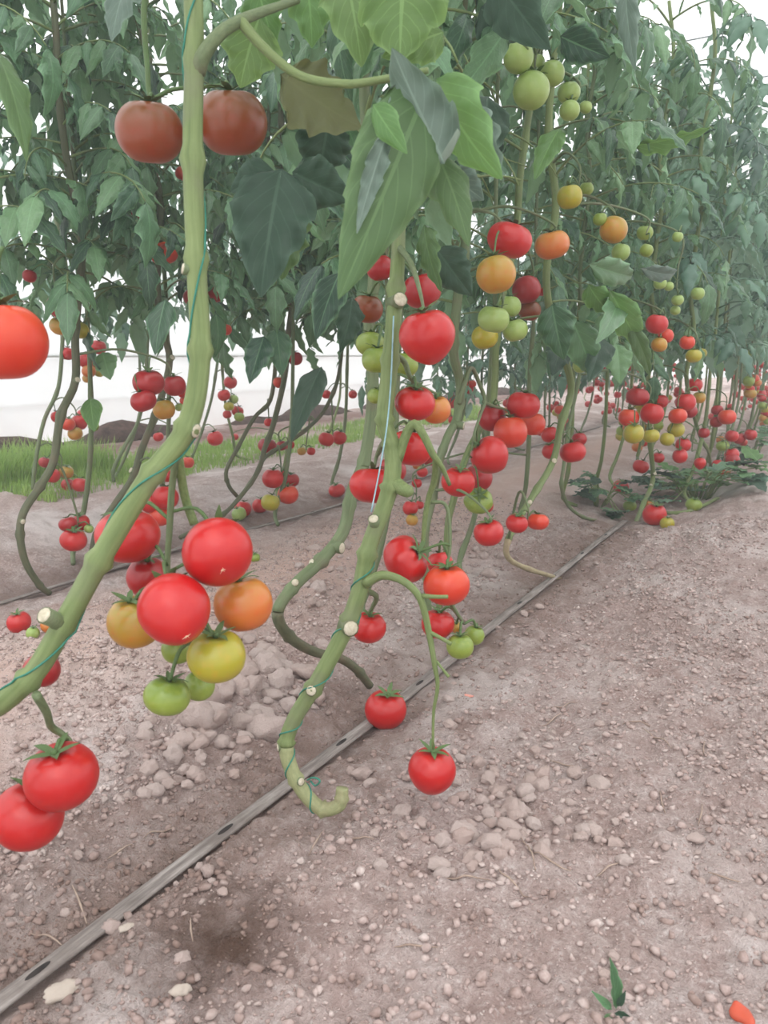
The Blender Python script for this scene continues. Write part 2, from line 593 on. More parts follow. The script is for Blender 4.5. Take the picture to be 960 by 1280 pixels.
def ico(sub):
    t = (1 + 5 ** 0.5) / 2
    v = [Vector(p).normalized() for p in ((-1, t, 0), (1, t, 0), (-1, -t, 0), (1, -t, 0), (0, -1, t), (0, 1, t), (0, -1, -t), (0, 1, -t), (t, 0, -1), (t, 0, 1), (-t, 0, -1), (-t, 0, 1))]
    f = [(0, 11, 5), (0, 5, 1), (0, 1, 7), (0, 7, 10), (0, 10, 11), (1, 5, 9), (5, 11, 4), (11, 10, 2), (10, 7, 6), (7, 1, 8), (3, 9, 4), (3, 4, 2), (3, 2, 6), (3, 6, 8), (3, 8, 9), (4, 9, 5), (2, 4, 11), (6, 2, 10), (8, 6, 7), (9, 8, 1)]
    for _ in range(sub):
        mid, nf = {}, []
        def m(a, b):
            k = (min(a, b), max(a, b))
            if k not in mid:
                mid[k] = len(v)
                v.append(((v[a] + v[b]) / 2).normalized())
            return mid[k]
        for a, b, c in f:
            ab, bc, ca = m(a, b), m(b, c), m(c, a)
            nf += [(a, ab, ca), (b, bc, ab), (c, ca, bc), (ab, bc, ca)]
        f = nf
    return v, f

clod_meshes = []
iv, ifc = ico(2)
for k in range(8):
    r = random.Random(100 + k)
    planes = [(Vector((r.gauss(0, 1), r.gauss(0, 1), r.gauss(0, 1))).normalized(), r.uniform(0.55, 0.85)) for _ in range(7)]
    sc = Vector((r.uniform(0.85, 1.25), r.uniform(0.75, 1.0), r.uniform(0.55, 0.8)))
    vs = []
    for v in iv:
        q = v.copy()
        for n, d in planes:
            e = q.dot(n) - d
            if e > 0:
                q -= n * e * 0.8
        q *= 1 + 0.12 * math.sin(7 * v.x + k) * math.sin(6 * v.y + 2 * k) + r.uniform(-0.085, 0.085)
        vs.append(Vector((q.x * sc.x, q.y * sc.y, q.z * sc.z)))
    me = mesh_from('clod', vs, ifc, smooth=True)
    me.materials.append(M['clod'])
    clod_meshes.append(me)

n_clod = 0
def clod(x, y, r, sink=0.35):
    global n_clod
    o = obj('clod', clod_meshes[n_clod % 8], None, ground, (x, y, gz(x, y) + r * (0.6 - sink)))
    o.rotation_euler = (rng.uniform(-0.4, 0.4), rng.uniform(-0.4, 0.4), rng.uniform(0, 6.28))
    o.scale = (r, r, r * rng.uniform(0.8, 1.1))
    n_clod += 1

def clod_field(x0, y0, x1, y1, n, a, b, power=2.0):
    for _ in range(n):
        p = G(rng.uniform(x0, x1), rng.uniform(y0, y1))
        clod(p.x, p.y, a + (b - a) * rng.random() ** power)

# the crumbled heap between the bare stem and the drip line, the crumbs in front of the tape, loose ones
clod_field(245, 865, 345, 935, 16, 0.020, 0.050, 1.2)
clod_field(300, 830, 400, 880, 10, 0.020, 0.045, 1.2)
clod_field(180, 880, 330, 985, 50, 0.008, 0.022, 1.5)
clod_field(300, 800, 410, 900, 34, 0.010, 0.034, 1.4)
clod_field(130, 930, 260, 1010, 24, 0.006, 0.017)
clod_field(590, 970, 770, 1080, 60, 0.006, 0.020)
clod_field(560, 980, 680, 1060, 20, 0.010, 0.022)
clod_field(420, 960, 640, 1100, 40, 0.006, 0.018)
clod_field(540, 760, 700, 960, 30, 0.006, 0.016)
clod_field(560, 640, 640, 740, 10, 0.015, 0.04)
clod_field(330, 650, 440, 760, 14, 0.012, 0.038)
clod_field(700, 840, 960, 1240, 26, 0.005, 0.014)
clod_field(0, 1060, 330, 1260, 18, 0.005, 0.014)

def gravel(n):
    """fine soil crumbs: nobody could count them"""
    bv, bf = ico(0)
    bv = np.array([tuple(v) for v in bv])
    bf = np.array(bf)
    xs, ys = nrg.uniform(-1.75, 0.45, 3 * n), 0.33 + 2.9 * nrg.random(3 * n) ** 1.7
    k = fbm(xs * 3.1, ys * 3.1, 3, 55)
    ok = (nrg.random(3 * n) < 0.35 + 3.0 * np.maximum(0, k + 0.02)) & (np.abs(xs + 0.735) > 0.024) & ((np.abs(xs + 0.735) > 0.16) | (nrg.random(3 * n) < 0.45))
    wp = G(275, 1185)
    ok &= (np.hypot(xs - wp.x, ys - wp.y) > 0.10 * nrg.random(3 * n))
    xs, ys = xs[ok][:n], ys[ok][:n]
    n = len(xs)
    rs = 0.0014 + 0.0062 * nrg.random(n) ** 3.6
    zs = np.array([gz(a, b) for a, b in zip(xs, ys)])
    v = bv[None] * nrg.uniform(0.5, 1.35, (n, 12, 1)) * rs[:, None, None] * (np.array([1.1, 0.95, 0.7]) * nrg.uniform(0.7, 1.3, (n, 1, 3)))
    an = nrg.uniform(0, 6.28, n)
    c, s = np.cos(an)[:, None], np.sin(an)[:, None]
    v = np.stack([v[..., 0] * c - v[..., 1] * s, v[..., 0] * s + v[..., 1] * c, v[..., 2]], -1)
    v += np.stack([xs, ys, zs + rs * 0.25], 1)[:, None, :]
    f = (bf[None] + (np.arange(n) * 12)[:, None, None]).reshape(-1, 3)
    o = obj('soil_crumbs', mesh_np('soil_crumbs', v.reshape(-1, 3), f, smooth=False), M['gravel'], ground)
    o['kind'] = 'stuff'
gravel(62000)

# straws and dry twigs lying on the soil
straw_mat = noisy('straw', (136, 116, 104), (176, 156, 142), 40, 0.9, 0)
for px, py, l, a in ((705, 885, .06, .8), (690, 900, .05, 1.1), (828, 1005, .06, 1.9), (795, 915, .05, .4), (820, 930, .07, -.6), (580, 1105, .07, .3), (640, 1110, .06, -.5),
                     (660, 1075, .07, 2.2), (690, 1085, .05, .2), (100, 1140, .06, -.4), (200, 1045, .05, 1.2), (150, 1065, .04, 1.4), (395, 1060, .05, 1.8), (520, 1190, .05, .5),
                     (760, 1090, .04, 1.0), (60, 1180, .05, .2), (450, 1060, .04, .4), (880, 940, .05, 1.7), (905, 1100, .04, .1), (240, 1170, .04, 2.4), (710, 960, .06, .1), (875, 1020, .05, 1.6)):
    p = G(px, py)
    d = Vector((math.cos(a), math.sin(a), 0)) * l / 2
    n = Vector((-d.y, d.x, 0)) * rng.uniform(-.1, .1)
    pts = catmull([p - d, p + n, p + d], 4)
    for q in pts:
        q.z = gz(q.x, q.y) + 0.0035
    obj('straw', MB().tube(pts, lerp_list([.0008, .0015, .0007], len(pts)), 5).mesh('straw', pts[0]), straw_mat, ground, pts[0])

# ------------------------------------------------------------------ greenhouse film, seams, earth bank
WX = -5.1
def film_strip(name, z0, z1, dx, mat, y0=0.0, y1=24.0, bow=0.0, kind_parent=None):
    nyy, nzz = 160, 10
    v, f = [], []
    for j in range(nzz + 1):
        for i in range(nyy + 1):
            y = y0 + (y1 - y0) * i / nyy
            z = z0 + (z1 - z0) * j / nzz
            w = 0.012 * math.sin(y * 5.1 + z * 3) + 0.010 * math.sin(y * 13 + z * 9 + 1) + 0.02 * math.sin(y * 1.3)
            v.append((WX + dx + w + bow * math.sin(math.pi * j / nzz), y, z + 0.008 * math.sin(y * 3.3)))
    for j in range(nzz):
        for i in range(nyy):
            a = j * (nyy + 1) + i
            f.append((a, a + 1, a + nyy + 2, a + nyy + 1))
    o = obj(name, mesh_from(name, v, f), mat, kind_parent)
    return o
M['film_wall'] = mat_film('white_film', 0.0)
M['film_roof'] = mat_film('roof_film', 0.45, dirt=False)
wall = film_strip('wall_left', -0.1, 0.37, 0.0, M['film_wall'], bow=0.03)
wall['kind'] = 'structure'
up = film_strip('film_panel', 0.34, 0.72, 0.03, M['film_wall'], bow=0.02, kind_parent=wall)
up2 = film_strip('film_panel', 0.69, 1.35, 0.015, M['film_wall'], kind_parent=wall)
rail_mat = noisy('galvanised_pipe', (196, 196, 196), (226, 226, 226), 30, 0.5, 0)
pts = [Vector((WX + 0.06, y, 0.695)) for y in np.linspace(0, 24, 30)]
obj('rail', MB().tube(pts, 0.012, 8).mesh('rail'), rail_mat, wall)

# curved roof film with seams
v, f = [], []
na, nb = 28, 40
def arch(t):
    a = math.pi * (1 - t)
    return Vector((-0.6 + 4.5 * math.cos(a), 0, 1.3 + 2.1 * math.sin(a)))
for i in range(na + 1):
    p = arch(i / na)
    for j in range(nb + 1):
        y = -2 + 28 * j / nb
        v.append((p.x, y, p.z + 0.02 * math.sin(j * 1.57)))
for i in range(na):
    for j in range(nb):
        a = i * (nb + 1) + j
        f.append((a, a + nb + 1, a + nb + 2, a + 1))
roof = obj('ceiling', mesh_from('ceiling', v, f), M['film_roof'])
roof['kind'] = 'structure'

# support wires stretched across the rows (they carry the twine)
wire_mat = noisy('steel_wire', (120, 122, 124), (160, 162, 164), 30, 0.5, 0)
for k, y in enumerate((3.3, 4.3, 4.95, 7.0, 7.5, 9.5)):
    pts = [Vector((x, y, 2.18 + 0.02 * math.sin(k * 2 + x) - 0.012 * (x + 0.6) ** 2 * 0.1)) for x in np.linspace(-4.3, 3.2, 24)]
    o = obj('support_wire', MB().tube(pts, 0.0035, 6).mesh('support_wire'), wire_mat)
    tag(o, 'thin steel wire strung across above the leafy rows under the roof film', 'wire', 'support wires above the crop')

# bank of dark earth holding down the foot of the plastic
pts = [Vector((WX + 0.20 + 0.05 * math.sin(y * 2.3) + 0.03 * math.sin(y * 5.1), y, 0.0 + 0.035 * math.sin(y * 1.9 + 1) + 0.03 * math.sin(y * 4.7))) for y in np.linspace(0.5, 24, 150)]
bk = MB().tube(pts, [0.12 + 0.035 * math.sin(p.y * 3.1) + 0.025 * math.sin(p.y * 7.7 + 1) for p in pts], 12)
o = obj('earth_bank', bk.mesh('earth_bank'), M['bank'])
o['kind'] = 'structure'

# ------------------------------------------------------------------ drip tape
def mat_tape():
    t = NT('dusty_drip_tape')
    tc = t.n('ShaderNodeTexCoord').outputs['Object']
    mp = t.n('ShaderNodeMapping')
    mp.inputs['Scale'].default_value = (120, 9, 120)
    t.l(tc, mp.inputs[0])
    f = t.noise(1.0, 5, 0.65, vec=mp.outputs[0])
    g = t.noise(9, 5, 0.7, vec=tc)
    c = t.ramp(f, [(0.34, s2l((104, 96, 92))), (0.5, s2l((136, 127, 122))), (0.66, s2l((166, 158, 153)))])
    c = t.mix(t.ramp(g, [(0.45, (0, 0, 0)), (0.65, (0.55, 0.55, 0.55))]), c, s2l((108, 98, 92)))
    t.base(c, 0.8, 0.2)
    t.bump(f, 0.3, 0.002)
    return t.m
M['tape'] = mat_tape()
M['slot'] = noisy('emitter_slot', (34, 30, 28), (54, 48, 46), 40, 0.9, 0)

def tape(X, y0, y1, label, wx):
    prof = [(-.0165, .001), (-.0155, .0042), (-.010, .0046), (-.008, .0054), (-.003, .0058), (.003, .0058), (.008, .0054), (.010, .0046), (.0155, .0042), (.0165, .001), (.010, -.002), (-.010, -.002)]
    ys = np.arange(y0, y1, 0.04)
    v, f, c = [], [], []
    for i, y in enumerate(ys):
        x = X + 0.004 * math.sin(y * 2.1)
        z = max(gz(x - .012, y), gz(x, y), gz(x + .012, y)) + 0.003
        c.append(Vector((x, y, z)))
    zs = [c[i].z for i in range(len(c))]
    for i in range(len(c)):
        c[i].z = 0.004 + sum(zs[max(0, i - 9):i + 10]) / len(zs[max(0, i - 9):i + 10])
        tl = 0.06 * math.sin(c[i].y * 3 + X)
        for px, pz in prof:
            v.append((c[i].x + px * wx, c[i].y, c[i].z + pz + px * tl))
    n = len(prof)
    for i in range(len(c) - 1):
        for k in range(n):
            f.append((i * n + k, i * n + (k + 1) % n, (i + 1) * n + (k + 1) % n, (i + 1) * n + k))
    o = obj('drip_tape', mesh_from('drip_tape', v, f), M['tape'])
    tag(o, label, 'drip tape')
    k = 9
    while k < len(c) - 4 and c[k].y < 3.4:
        p = c[k]
        sv, sf = [(0, 0, .0003)], []
        for a in range(12):
            t = a * math.pi / 6
            sv.append((.0045 * math.cos(t), .017 * math.sin(t), 0))
            sf.append((0, a + 1, (a + 1) % 12 + 1))
        e = obj('emitter', mesh_from('emitter', sv, sf), M['slot'], o, (p.x, p.y, p.z + .0062))
        k += 8
    return o
tape(-0.735, 0.1, 3.36, 'flat dusty grey drip tape running along the bare soil', 0.82)
tape(-2.06, 0.6, 9.0, 'dark drip tape half hidden under the second row of stems', 0.7)

# ------------------------------------------------------------------ grass strip along the plastic
def grass(n):
    v, f = [], []
    for _ in range(n):
        x = rng.uniform(-4.25, -3.3)
        y = 2.4 + 8.5 * rng.random() ** 1.4
        k = float(fbm(np.array([x * 1.7]), np.array([y * 1.1]), 3, 5)[0])
        tall = (y < 3.25 and x < -3.75)
        if not tall and rng.random() > 0.35 + 3.4 * k:
            continue
        z = gz(x, y)
        h = rng.uniform(0.12, 0.24) if tall else rng.uniform(0.03, 0.085)
        a = rng.uniform(0, 6.28)
        lean = rng.uniform(0.1, 0.7) * h
        w = rng.uniform(0.002, 0.004)
        dx, dy = math.cos(a), math.sin(a)
        b = len(v)
        for s, ww in ((0, 1), (0.55, 0.8)):
            cx, cy = x + dx * lean * s * s, y + dy * lean * s * s
            v += [(cx - dy * w * ww, cy + dx * w * ww, z - .005 + h * s), (cx + dy * w * ww, cy - dx * w * ww, z - .005 + h * s)]
        v.append((x + dx * lean, y + dy * lean, z + h * 0.93))
        f += [(b, b + 1, b + 3, b + 2), (b + 2, b + 3, b + 4)]
    t = NT('meadow_grass')
    c = t.ramp(t.noise(3.5, 3), [(0.35, s2l((128, 160, 78))), (0.6, s2l((158, 188, 102))), (0.75, s2l((180, 194, 128)))])
    t.base(c, 0.6, 0.3)
    tr = t.n('ShaderNodeBsdfTranslucent')
    t.l(c, tr.inputs['Color'])
    mx = t.n('ShaderNodeMixShader')
    mx.inputs[0].default_value = 0.35
    t.l(t.b.outputs[0], mx.inputs[1]); t.l(tr.outputs[0], mx.inputs[2]); t.l(mx.outputs[0], t.out.inputs['Surface'])
    o = obj('grass', mesh_from('grass', v, f), t.m)
    o['kind'] = 'stuff'
    o['label'] = 'strip of short green grass growing along the white plastic wall'
    o['category'] = 'grass'
grass(26000)
# ------------------------------------------------------------------ leaves
def leaflet(name, L, Wd, na=14, nc=6, teeth=4, fold=0.35, curv=0.5, roll_l=0.0, droop=0.6, twist=0.0, wav=0.0, seed=0, tdepth=0.22):
    """one tomato leaflet: base at the origin, tip along +Y, upper side +Z; its cross-section is an arc that can roll over at one edge"""
    r = random.Random(seed)
    v, f, uv = [], [], []
    ph = r.uniform(0, 6.28)
    a_d, yy, zz = 0.0, 0.0, 0.0
    for i in range(na + 1):
        t = i / na
        if i:
            a_d = -droop * t
            yy += math.cos(a_d) * L / na
            zz += math.sin(a_d) * L / na
        w = (math.sin(math.pi * min(1, t ** 0.62)) ** 0.75) * (1 - 0.28 * t) * Wd / 2 if 0 < t < 1 else 0.0
        saw = (t * teeth) % 1.0
        w *= 1 - tdepth * (saw if saw < 0.75 else (1 - saw) * 3)
        w = max(w, 0.0006)
        tw = twist * t
        for side in (-1, 1):
            pass
        row = []
        for j in range(-nc, nc + 1):
            s = abs(j) / nc
            sg = 1 if j > 0 else -1
            k = curv + (roll_l if sg < 0 else 0)
            # integrate the arc
            m = 4
            x = z = 0.0
            for q in range(m):
                ss = s * (q + 0.5) / m
                a = fold - k * ss * ss * 1.6
                x += math.cos(a) * w * s / m
                z += math.sin(a) * w * s / m
            z += wav * w * math.sin(t * teeth * 6.28 + ph + sg) * s * s + 0.10 * w * math.sin(6.28 * (t * 7 - s * 1.3)) * s * (1 - s * 0.5)
            x *= sg
            x2 = x * math.cos(tw) - z * math.sin(tw)
            z2 = x * math.sin(tw) + z * math.cos(tw)
            lean = 0.10 * L * s * s * (1 - t) * 0.9
            v.append((x2, yy + lean * math.cos(a_d) - z2 * math.sin(a_d), zz + z2 * math.cos(a_d)))
            uv.append((0.5 + 0.5 * j / nc, t))
    n = 2 * nc + 1
    for i in range(na):
        for j in range(n - 1):
            f.append((i * n + j, i * n + j + 1, (i + 1) * n + j + 1, (i + 1) * n + j))
    return mesh_from(name, v, f, True, uv)

def leaf_mesh(mat, *a, **k):
    me = leaflet('leaflet', *a, **k)
    me.materials.append(mat)
    return me

# eight leaflet shapes shared by all the bushes (unit length 1, scaled per leaflet)
NEAR_LF, FAR_LF = [], []
for k in range(8):
    r = random.Random(40 + k)
    args = dict(teeth=r.choice([3, 3, 4]), fold=r.uniform(0.1, 0.6), curv=r.uniform(0.4, 1.6), droop=r.uniform(0.4, 1.3), twist=r.uniform(-0.5, 0.5), wav=r.uniform(0.15, 0.4), seed=k, tdepth=r.uniform(0.28, 0.48))
    wd = r.uniform(0.42, 0.62)
    NEAR_LF.append(leaf_mesh(M['leaf'], 1.0, wd, na=14, nc=3, **args))
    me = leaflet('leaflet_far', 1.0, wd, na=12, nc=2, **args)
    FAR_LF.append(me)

def frame(d, up):
    y = d.normalized()
    x = y.cross(up)
    x = x.normalized() if x.length > 1e-5 else Vector((1, 0, 0))
    z = x.cross(y)
    return Matrix((x, y, z)).transposed()

LAYOUTS = []
for k in range(6):
    r = random.Random(300 + k)
    L = r.uniform(0.30, 0.40)
    pts, el, p, az = [Vector((0, 0, 0))], r.uniform(0.2, 0.7), Vector((0, 0, 0)), 0.0
    bend = r.uniform(0.9, 2.0)
    tang = []
    n = 14
    for i in range(n):
        e = el - bend * (i / n) ** 1.3
        az += r.uniform(-0.06, 0.06)
        d = Vector((math.sin(az) * math.cos(e), math.cos(az) * math.cos(e), math.sin(e)))
        tang.append(d)
        p = p + d * (L / n)
        pts.append(p)
    tang.append(tang[-1])
    lf = []
    def put(i, ang, size, droop):
        t = tang[i]
        up = Vector((0, 0, 1)) - t * t.z
        up.normalize()
        side = t.cross(up)
        d = t * math.cos(ang) + side * math.sin(ang)
        d = (d + Vector((0, 0, -1)) * droop).normalized()
        m3 = frame(d, up + d * 0.0 + Vector((r.uniform(-.3, .3), r.uniform(-.3, .3), r.uniform(0, .2))))
        M4 = Matrix.Translation(pts[i]) @ m3.to_4x4() @ Matrix.Scale(size, 4)
        lf.append((M4, r.randrange(8)))
    put(n, 0.0, r.uniform(0.13, 0.17), 0.25)
    for i, s in ((12, 0.12), (9, 0.12), (6, 0.10)):
        for sg in (-1, 1):
            put(i, sg * r.uniform(0.8, 1.2), s * r.uniform(0.8, 1.2), r.uniform(0.15, 0.7))
    for i in (11, 7, 4):
        put(i, r.choice([-1, 1]) * 1.2, 0.05, 0.3)
    rad = lerp_list([0.0042, 0.003, 0.0022, 0.0014], len(pts))
    rm = MB().tube(pts, rad, 6).mesh('rachis')
    rm.materials.append(M['stem_green'])
    fm = MB().tube(pts[::3], rad[::3], 4)
    for M4, q in lf:
        me = FAR_LF[q]
        fm.add([v.co for v in me.vertices], [tuple(p.vertices) for p in me.polygons], M4, [(0.3, 0.5)] * len(me.vertices))
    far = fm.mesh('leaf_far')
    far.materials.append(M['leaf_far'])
    LAYOUTS.append((rm, lf, far, pts[-1]))

def bottom_limit(px):
    return float(np.interp(px, [0, 325, 330, 440, 450, 600, 620, 700, 760, 960], [-60, -60, 400, 430, 330, 315, 380, 450, 470, 480]))
KEEP = [(187, 165, 52), (290, 153, 50), (3, 427, 60), (535, 420, 40), (637, 300, 34), (620, 343, 28), (690, 306, 28), (664, 105, 34), (690, 92, 24), (712, 138, 22), (767, 287, 20), (617, 399, 24), (644, 413, 20), (640, 200, 14), (712, 115, 20), (776, 315, 14), (712, 246, 16)]
def blocked(p, px_extra=0):
    x, y, d = project(p)
    if d < 0.1:
        return d > -0.3
    if -100 < x < 1060 and -80 < y < 1300:
        if d < 1.7 and y > bottom_limit(x) - 14:
            return True
        if d < 1.55 and 215 < x < 262:
            return True
        if d < 0.62:
            return True
        for a, b, rr in KEEP:
            if d < (1.6 if a < 600 else 2.5) and (x - a) ** 2 + (y - b) ** 2 < (rr + 22) ** 2:
                return True
    return False

def add_leaf(root, pos, az, tilt, scale, near, r, mats=None):
    rm, lf, far, tip = LAYOUTS[r.randrange(6)]
    M4 = Matrix.Translation(pos) @ Matrix.Rotation(az, 4, 'Z') @ Matrix.Rotation(tilt, 4, 'X') @ Matrix.Scale(scale, 4)
    W = Matrix.Translation(root.location) @ M4
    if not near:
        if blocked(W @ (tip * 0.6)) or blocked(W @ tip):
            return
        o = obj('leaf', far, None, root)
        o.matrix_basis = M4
        return
    keep = [(m, q) for m, q in lf if not (blocked(W @ m @ Vector((0, 0.5, 0))) or blocked(W @ m @ Vector((0, 1, 0))))]
    if len(keep) < 3 or blocked(W @ (tip * 0.5)):
        return
    o = obj('leaf', rm, None, root)
    o.matrix_basis = M4
    for m, q in keep:
        c = obj('leaflet', NEAR_LF[q], None, o)
        c.matrix_basis = m
        if mats and r.random() < 0.3:
            set_mat(c, r.choice(mats))

# ------------------------------------------------------------------ plants
PLANTS = {}
class Plant:
    pass

def make_plant(key, pts, rad, label, mat='stem_mid', group=None, canopy=None, near=False, lower=None, foot_mat='stem_old', sub=5, bumps=True, seed=0, seg=10):
    """pts: world points of the stem from its foot upwards; canopy = (z from, z to, number of leaves)"""
    pl = Plant()
    pl.pts = catmull(pts, sub)
    pl.rad = lerp_list(rad, len(pl.pts))
    r = random.Random(seed)
    if bumps:
        k = r.randrange(4, 8)
        while k < len(pl.rad) - 1:
            pl.rad[k] *= r.uniform(1.18, 1.38)
            k += r.randrange(7, 12)
    base = pl.pts[0]
    root = empty('tomato_plant', base)
    tag(root, label, 'tomato plant', group)
    pl.root, pl.base = root, base
    if lower:                       # the old brown foot of the stem is a piece of its own look
        n = int(len(pl.pts) * lower)
        obj('stem_foot', MB().tube(pl.pts[:n + 1], pl.rad[:n + 1], seg).mesh('stem_foot', base), M[foot_mat], root)
        obj('stem', MB().tube(pl.pts[n:], pl.rad[n:], seg).mesh('stem', base), M[mat], root)
    else:
        obj('stem', MB().tube(pl.pts, pl.rad, seg).mesh('stem', base), M[mat], root)
    if canopy:
        z0, z1, n = canopy
        a = r.uniform(0, 6.28)
        for k in range(n):
            z = z0 + (z1 - z0) * (k + r.random()) / n
            q = min(pl.pts, key=lambda p: abs(p.z - z) + (0 if p.z > 0.5 else 5))
            a += 2.4 + r.uniform(-0.4, 0.4)
            add_leaf(root, q - base + Vector((0, 0, z - q.z)) * 0.6, a, r.uniform(-0.35, 0.25), r.uniform(0.85, 1.2), near, r)
    PLANTS[key] = pl
    return pl

def stub(pl, px, py, ang_dir, ln, rr, label=None):
    """a cut-off side shoot: short green peg with a pale cut face (sub-part)"""
    q = min(pl.pts, key=lambda p: (project(p)[0] - px) ** 2 + (project(p)[1] - py) ** 2)
    d = (R_ * ang_dir[0] + Z_ * ang_dir[1] - F_ * ang_dir[2]).normalized()
    a, b = q, q + d * ln
    o = obj('cut_stub', MB().tube([a, a.lerp(b, 0.5), b], [rr * 1.3, rr, rr * 1.05], 10).mesh('cut_stub', pl.base), M['stem_mid'], pl.root)
    cf = MB().tube([b - d * 0.0005, b + d * 0.0012], [rr * 0.98, rr * 0.8], 10)
    c = obj('cut_face', cf.mesh('cut_face', pl.base), M['cut'], o)

def hand(px_pts, X=None, d=None, up_to=2.0, top_x=0.0, foot=None):
    pts = [PX(a, b, X) if X is not None else P(a, b, d) for a, b in px_pts]
    if foot:
        pts = [foot] + pts
    p = pts[-1]
    z = p.z
    k = 0
    while z < up_to:
        z += 0.18
        k += 1
        pts.append(Vector((p.x + 0.015 * math.sin(k * 2.1) + top_x * k, p.y + 0.02 * math.sin(k * 1.3), z)))
    return pts

# --- the near row, stem by stem (photo pixels give the sight line, the row's plane the distance)
p1 = hand([(-30, 895), (35, 850), (80, 780), (130, 690), (185, 600), (233, 535), (250, 450), (246, 340), (241, 200), (243, 60), (243, -40)], d=0.80, up_to=1.9)
p1 = [Vector((-1.02, 0.22, 0.02)), Vector((-0.98, 0.20, 0.12)), P(-140, 905, 0.72)] + p1
make_plant('P1', p1, [0.011, 0.011, 0.0115, 0.0115, 0.0115, 0.0115, 0.0115, 0.011, 0.0105, 0.0105, 0.010, 0.010, 0.010, 0.009, .008, .007],
           'thick pale green bare stem that bends down beside the large red fruit cluster', 'stem_green', canopy=(1.2, 1.9, 8), near=True, seed=1, sub=8, seg=14)
pl1 = PLANTS['P1']
stub(pl1, 240, 340, (-0.9, 0.2, 0.4), 0.014, 0.006)
stub(pl1, 80, 780, (-0.3, 0.55, 0.7), 0.030, 0.0085)
stub(pl1, 250, 545, (0.8, -0.2, 0.3), 0.012, 0.008)
# side branch at the top
bp = catmull([P(246, 90, 0.80), P(256, 66, 0.79), P(275, 42, 0.79), P(300, 26, 0.80), P(330, 14, 0.82), P(372, 0, 0.86)], 4)
obj('side_branch', MB().tube(bp, lerp_list([.009, .0075, .0065, .006, .005, .004], len(bp)), 10).mesh('side_branch', pl1.base), M['stem_mid'], pl1.root)

p2 = [P(428, 985, 1.12), P(424, 1006, 1.12), P(400, 1010, 1.13), P(373, 980, 1.13), P(358, 938, 1.13), P(366, 903, 1.13), P(396, 853, 1.13), P(430, 790, 1.13), P(449, 740, 1.13), P(461, 685, 1.13), P(482, 628, 1.13), P(491, 590, 1.13), P(489, 555, 1.13), P(481, 525, 1.13), P(486, 470, 1.13), P(492, 400, 1.13), P(497, 330, 1.15), P(500, 250, 1.17)]
p2 += [Vector((p2[-1].x, p2[-1].y + 0.02, z)) for z in (1.15, 1.35, 1.6, 1.85)]
make_plant('P2', p2, [0.009, 0.010, 0.0105, 0.0105, 0.011, 0.0115, 0.012, 0.0125, 0.0125, 0.0125, 0.0125, 0.013, 0.0125, 0.0125, 0.0125, 0.012, .011, .010, .009, .008, .008, .007],
           'zigzag green stem with white cut stubs, its foot hooked over the soil by the tape', 'stem_green', canopy=(1.0, 1.85, 12), near=True, seed=2, sub=7, seg=14, lower=0.2, foot_mat='stem_pale')
pl2 = PLANTS['P2']
stub(pl2, 494, 385, (0.35, 0.25, 0.9), 0.022, 0.011)
stub(pl2, 463, 655, (-0.15, 0.7, 0.6), 0.022, 0.008)
stub(pl2, 440, 782, (0.35, 0.1, 0.9), 0.018, 0.012)
stub(pl2, 388, 862, (-0.1, 0.2, 0.9), 0.014, 0.008)
stub(pl2, 358, 935, (-0.9, 0.0, 0.3), 0.012, 0.006)
stub(pl2, 372, 972, (0.6, 0.2, 0.7), 0.014, 0.006)
# branches and bare trusses of the zigzag stem
def branch(pl, name, pts, rad, mat='stem_green', sub=4, seg=8, label=None):
    q = catmull(pts, sub)
    o = obj(name, MB().tube(q, lerp_list(rad, len(q)), seg).mesh(name, pl.base), M[mat], pl.root)
    if label:
        o['label'] = label
    return q
branch(pl2, 'bump', [P(492, 603, 1.13), P(503, 611, 1.12), P(512, 615, 1.115), P(516, 617, 1.115)], [.012, .011, .0095, .004])
TR = {}
TR['low'] = branch(pl2, 'truss', [P(456, 730, 1.12), P(478, 719, 1.11), P(505, 727, 1.10), P(525, 748, 1.10), P(535, 785, 1.11), P(543, 830, 1.12), P(547, 858, 1.13), P(542, 890, 1.14), P(541, 936, 1.15)], [.0075, .007, .006, .0055, .005, .004, .003, .0024, .002])
branch(pl2, 'truss_stub', [P(527, 745, 1.10), P(545, 746, 1.09), P(560, 746, 1.09)], [.004, .003, .003])
branch(pl2, 'truss_stub', [P(536, 790, 1.11), P(550, 797, 1.11), P(564, 805, 1.11)], [.0035, .003, .003])
branch(pl2, 'truss_stub', [P(545, 826, 1.12), P(553, 836, 1.12), P(561, 846, 1.12)], [.0025, .002, .0028])
TR['mid'] = branch(pl2, 'truss', [P(497, 575, 1.13), P(507, 545, 1.12), P(518, 530, 1.11), P(530, 545, 1.11), P(541, 568, 1.12), P(552, 583, 1.13), P(562, 606, 1.15)], [.008, .0075, .007, .006, .0055, .004, .003])
TR['drop'] = branch(pl2, 'truss', [P(545, 572, 1.13), P(543, 600, 1.16), P(536, 622, 1.18), P(531, 650, 1.19), P(528, 690, 1.2)], [.005, .005, .0045, .004, .003])
TR['drop2'] = branch(pl2, 'truss', [P(538, 628, 1.19), P(556, 630, 1.19), P(562, 655, 1.19), P(562, 690, 1.19), P(557, 712, 1.19)], [.003, .003, .0028, .0025, .002], 'stem_mid')

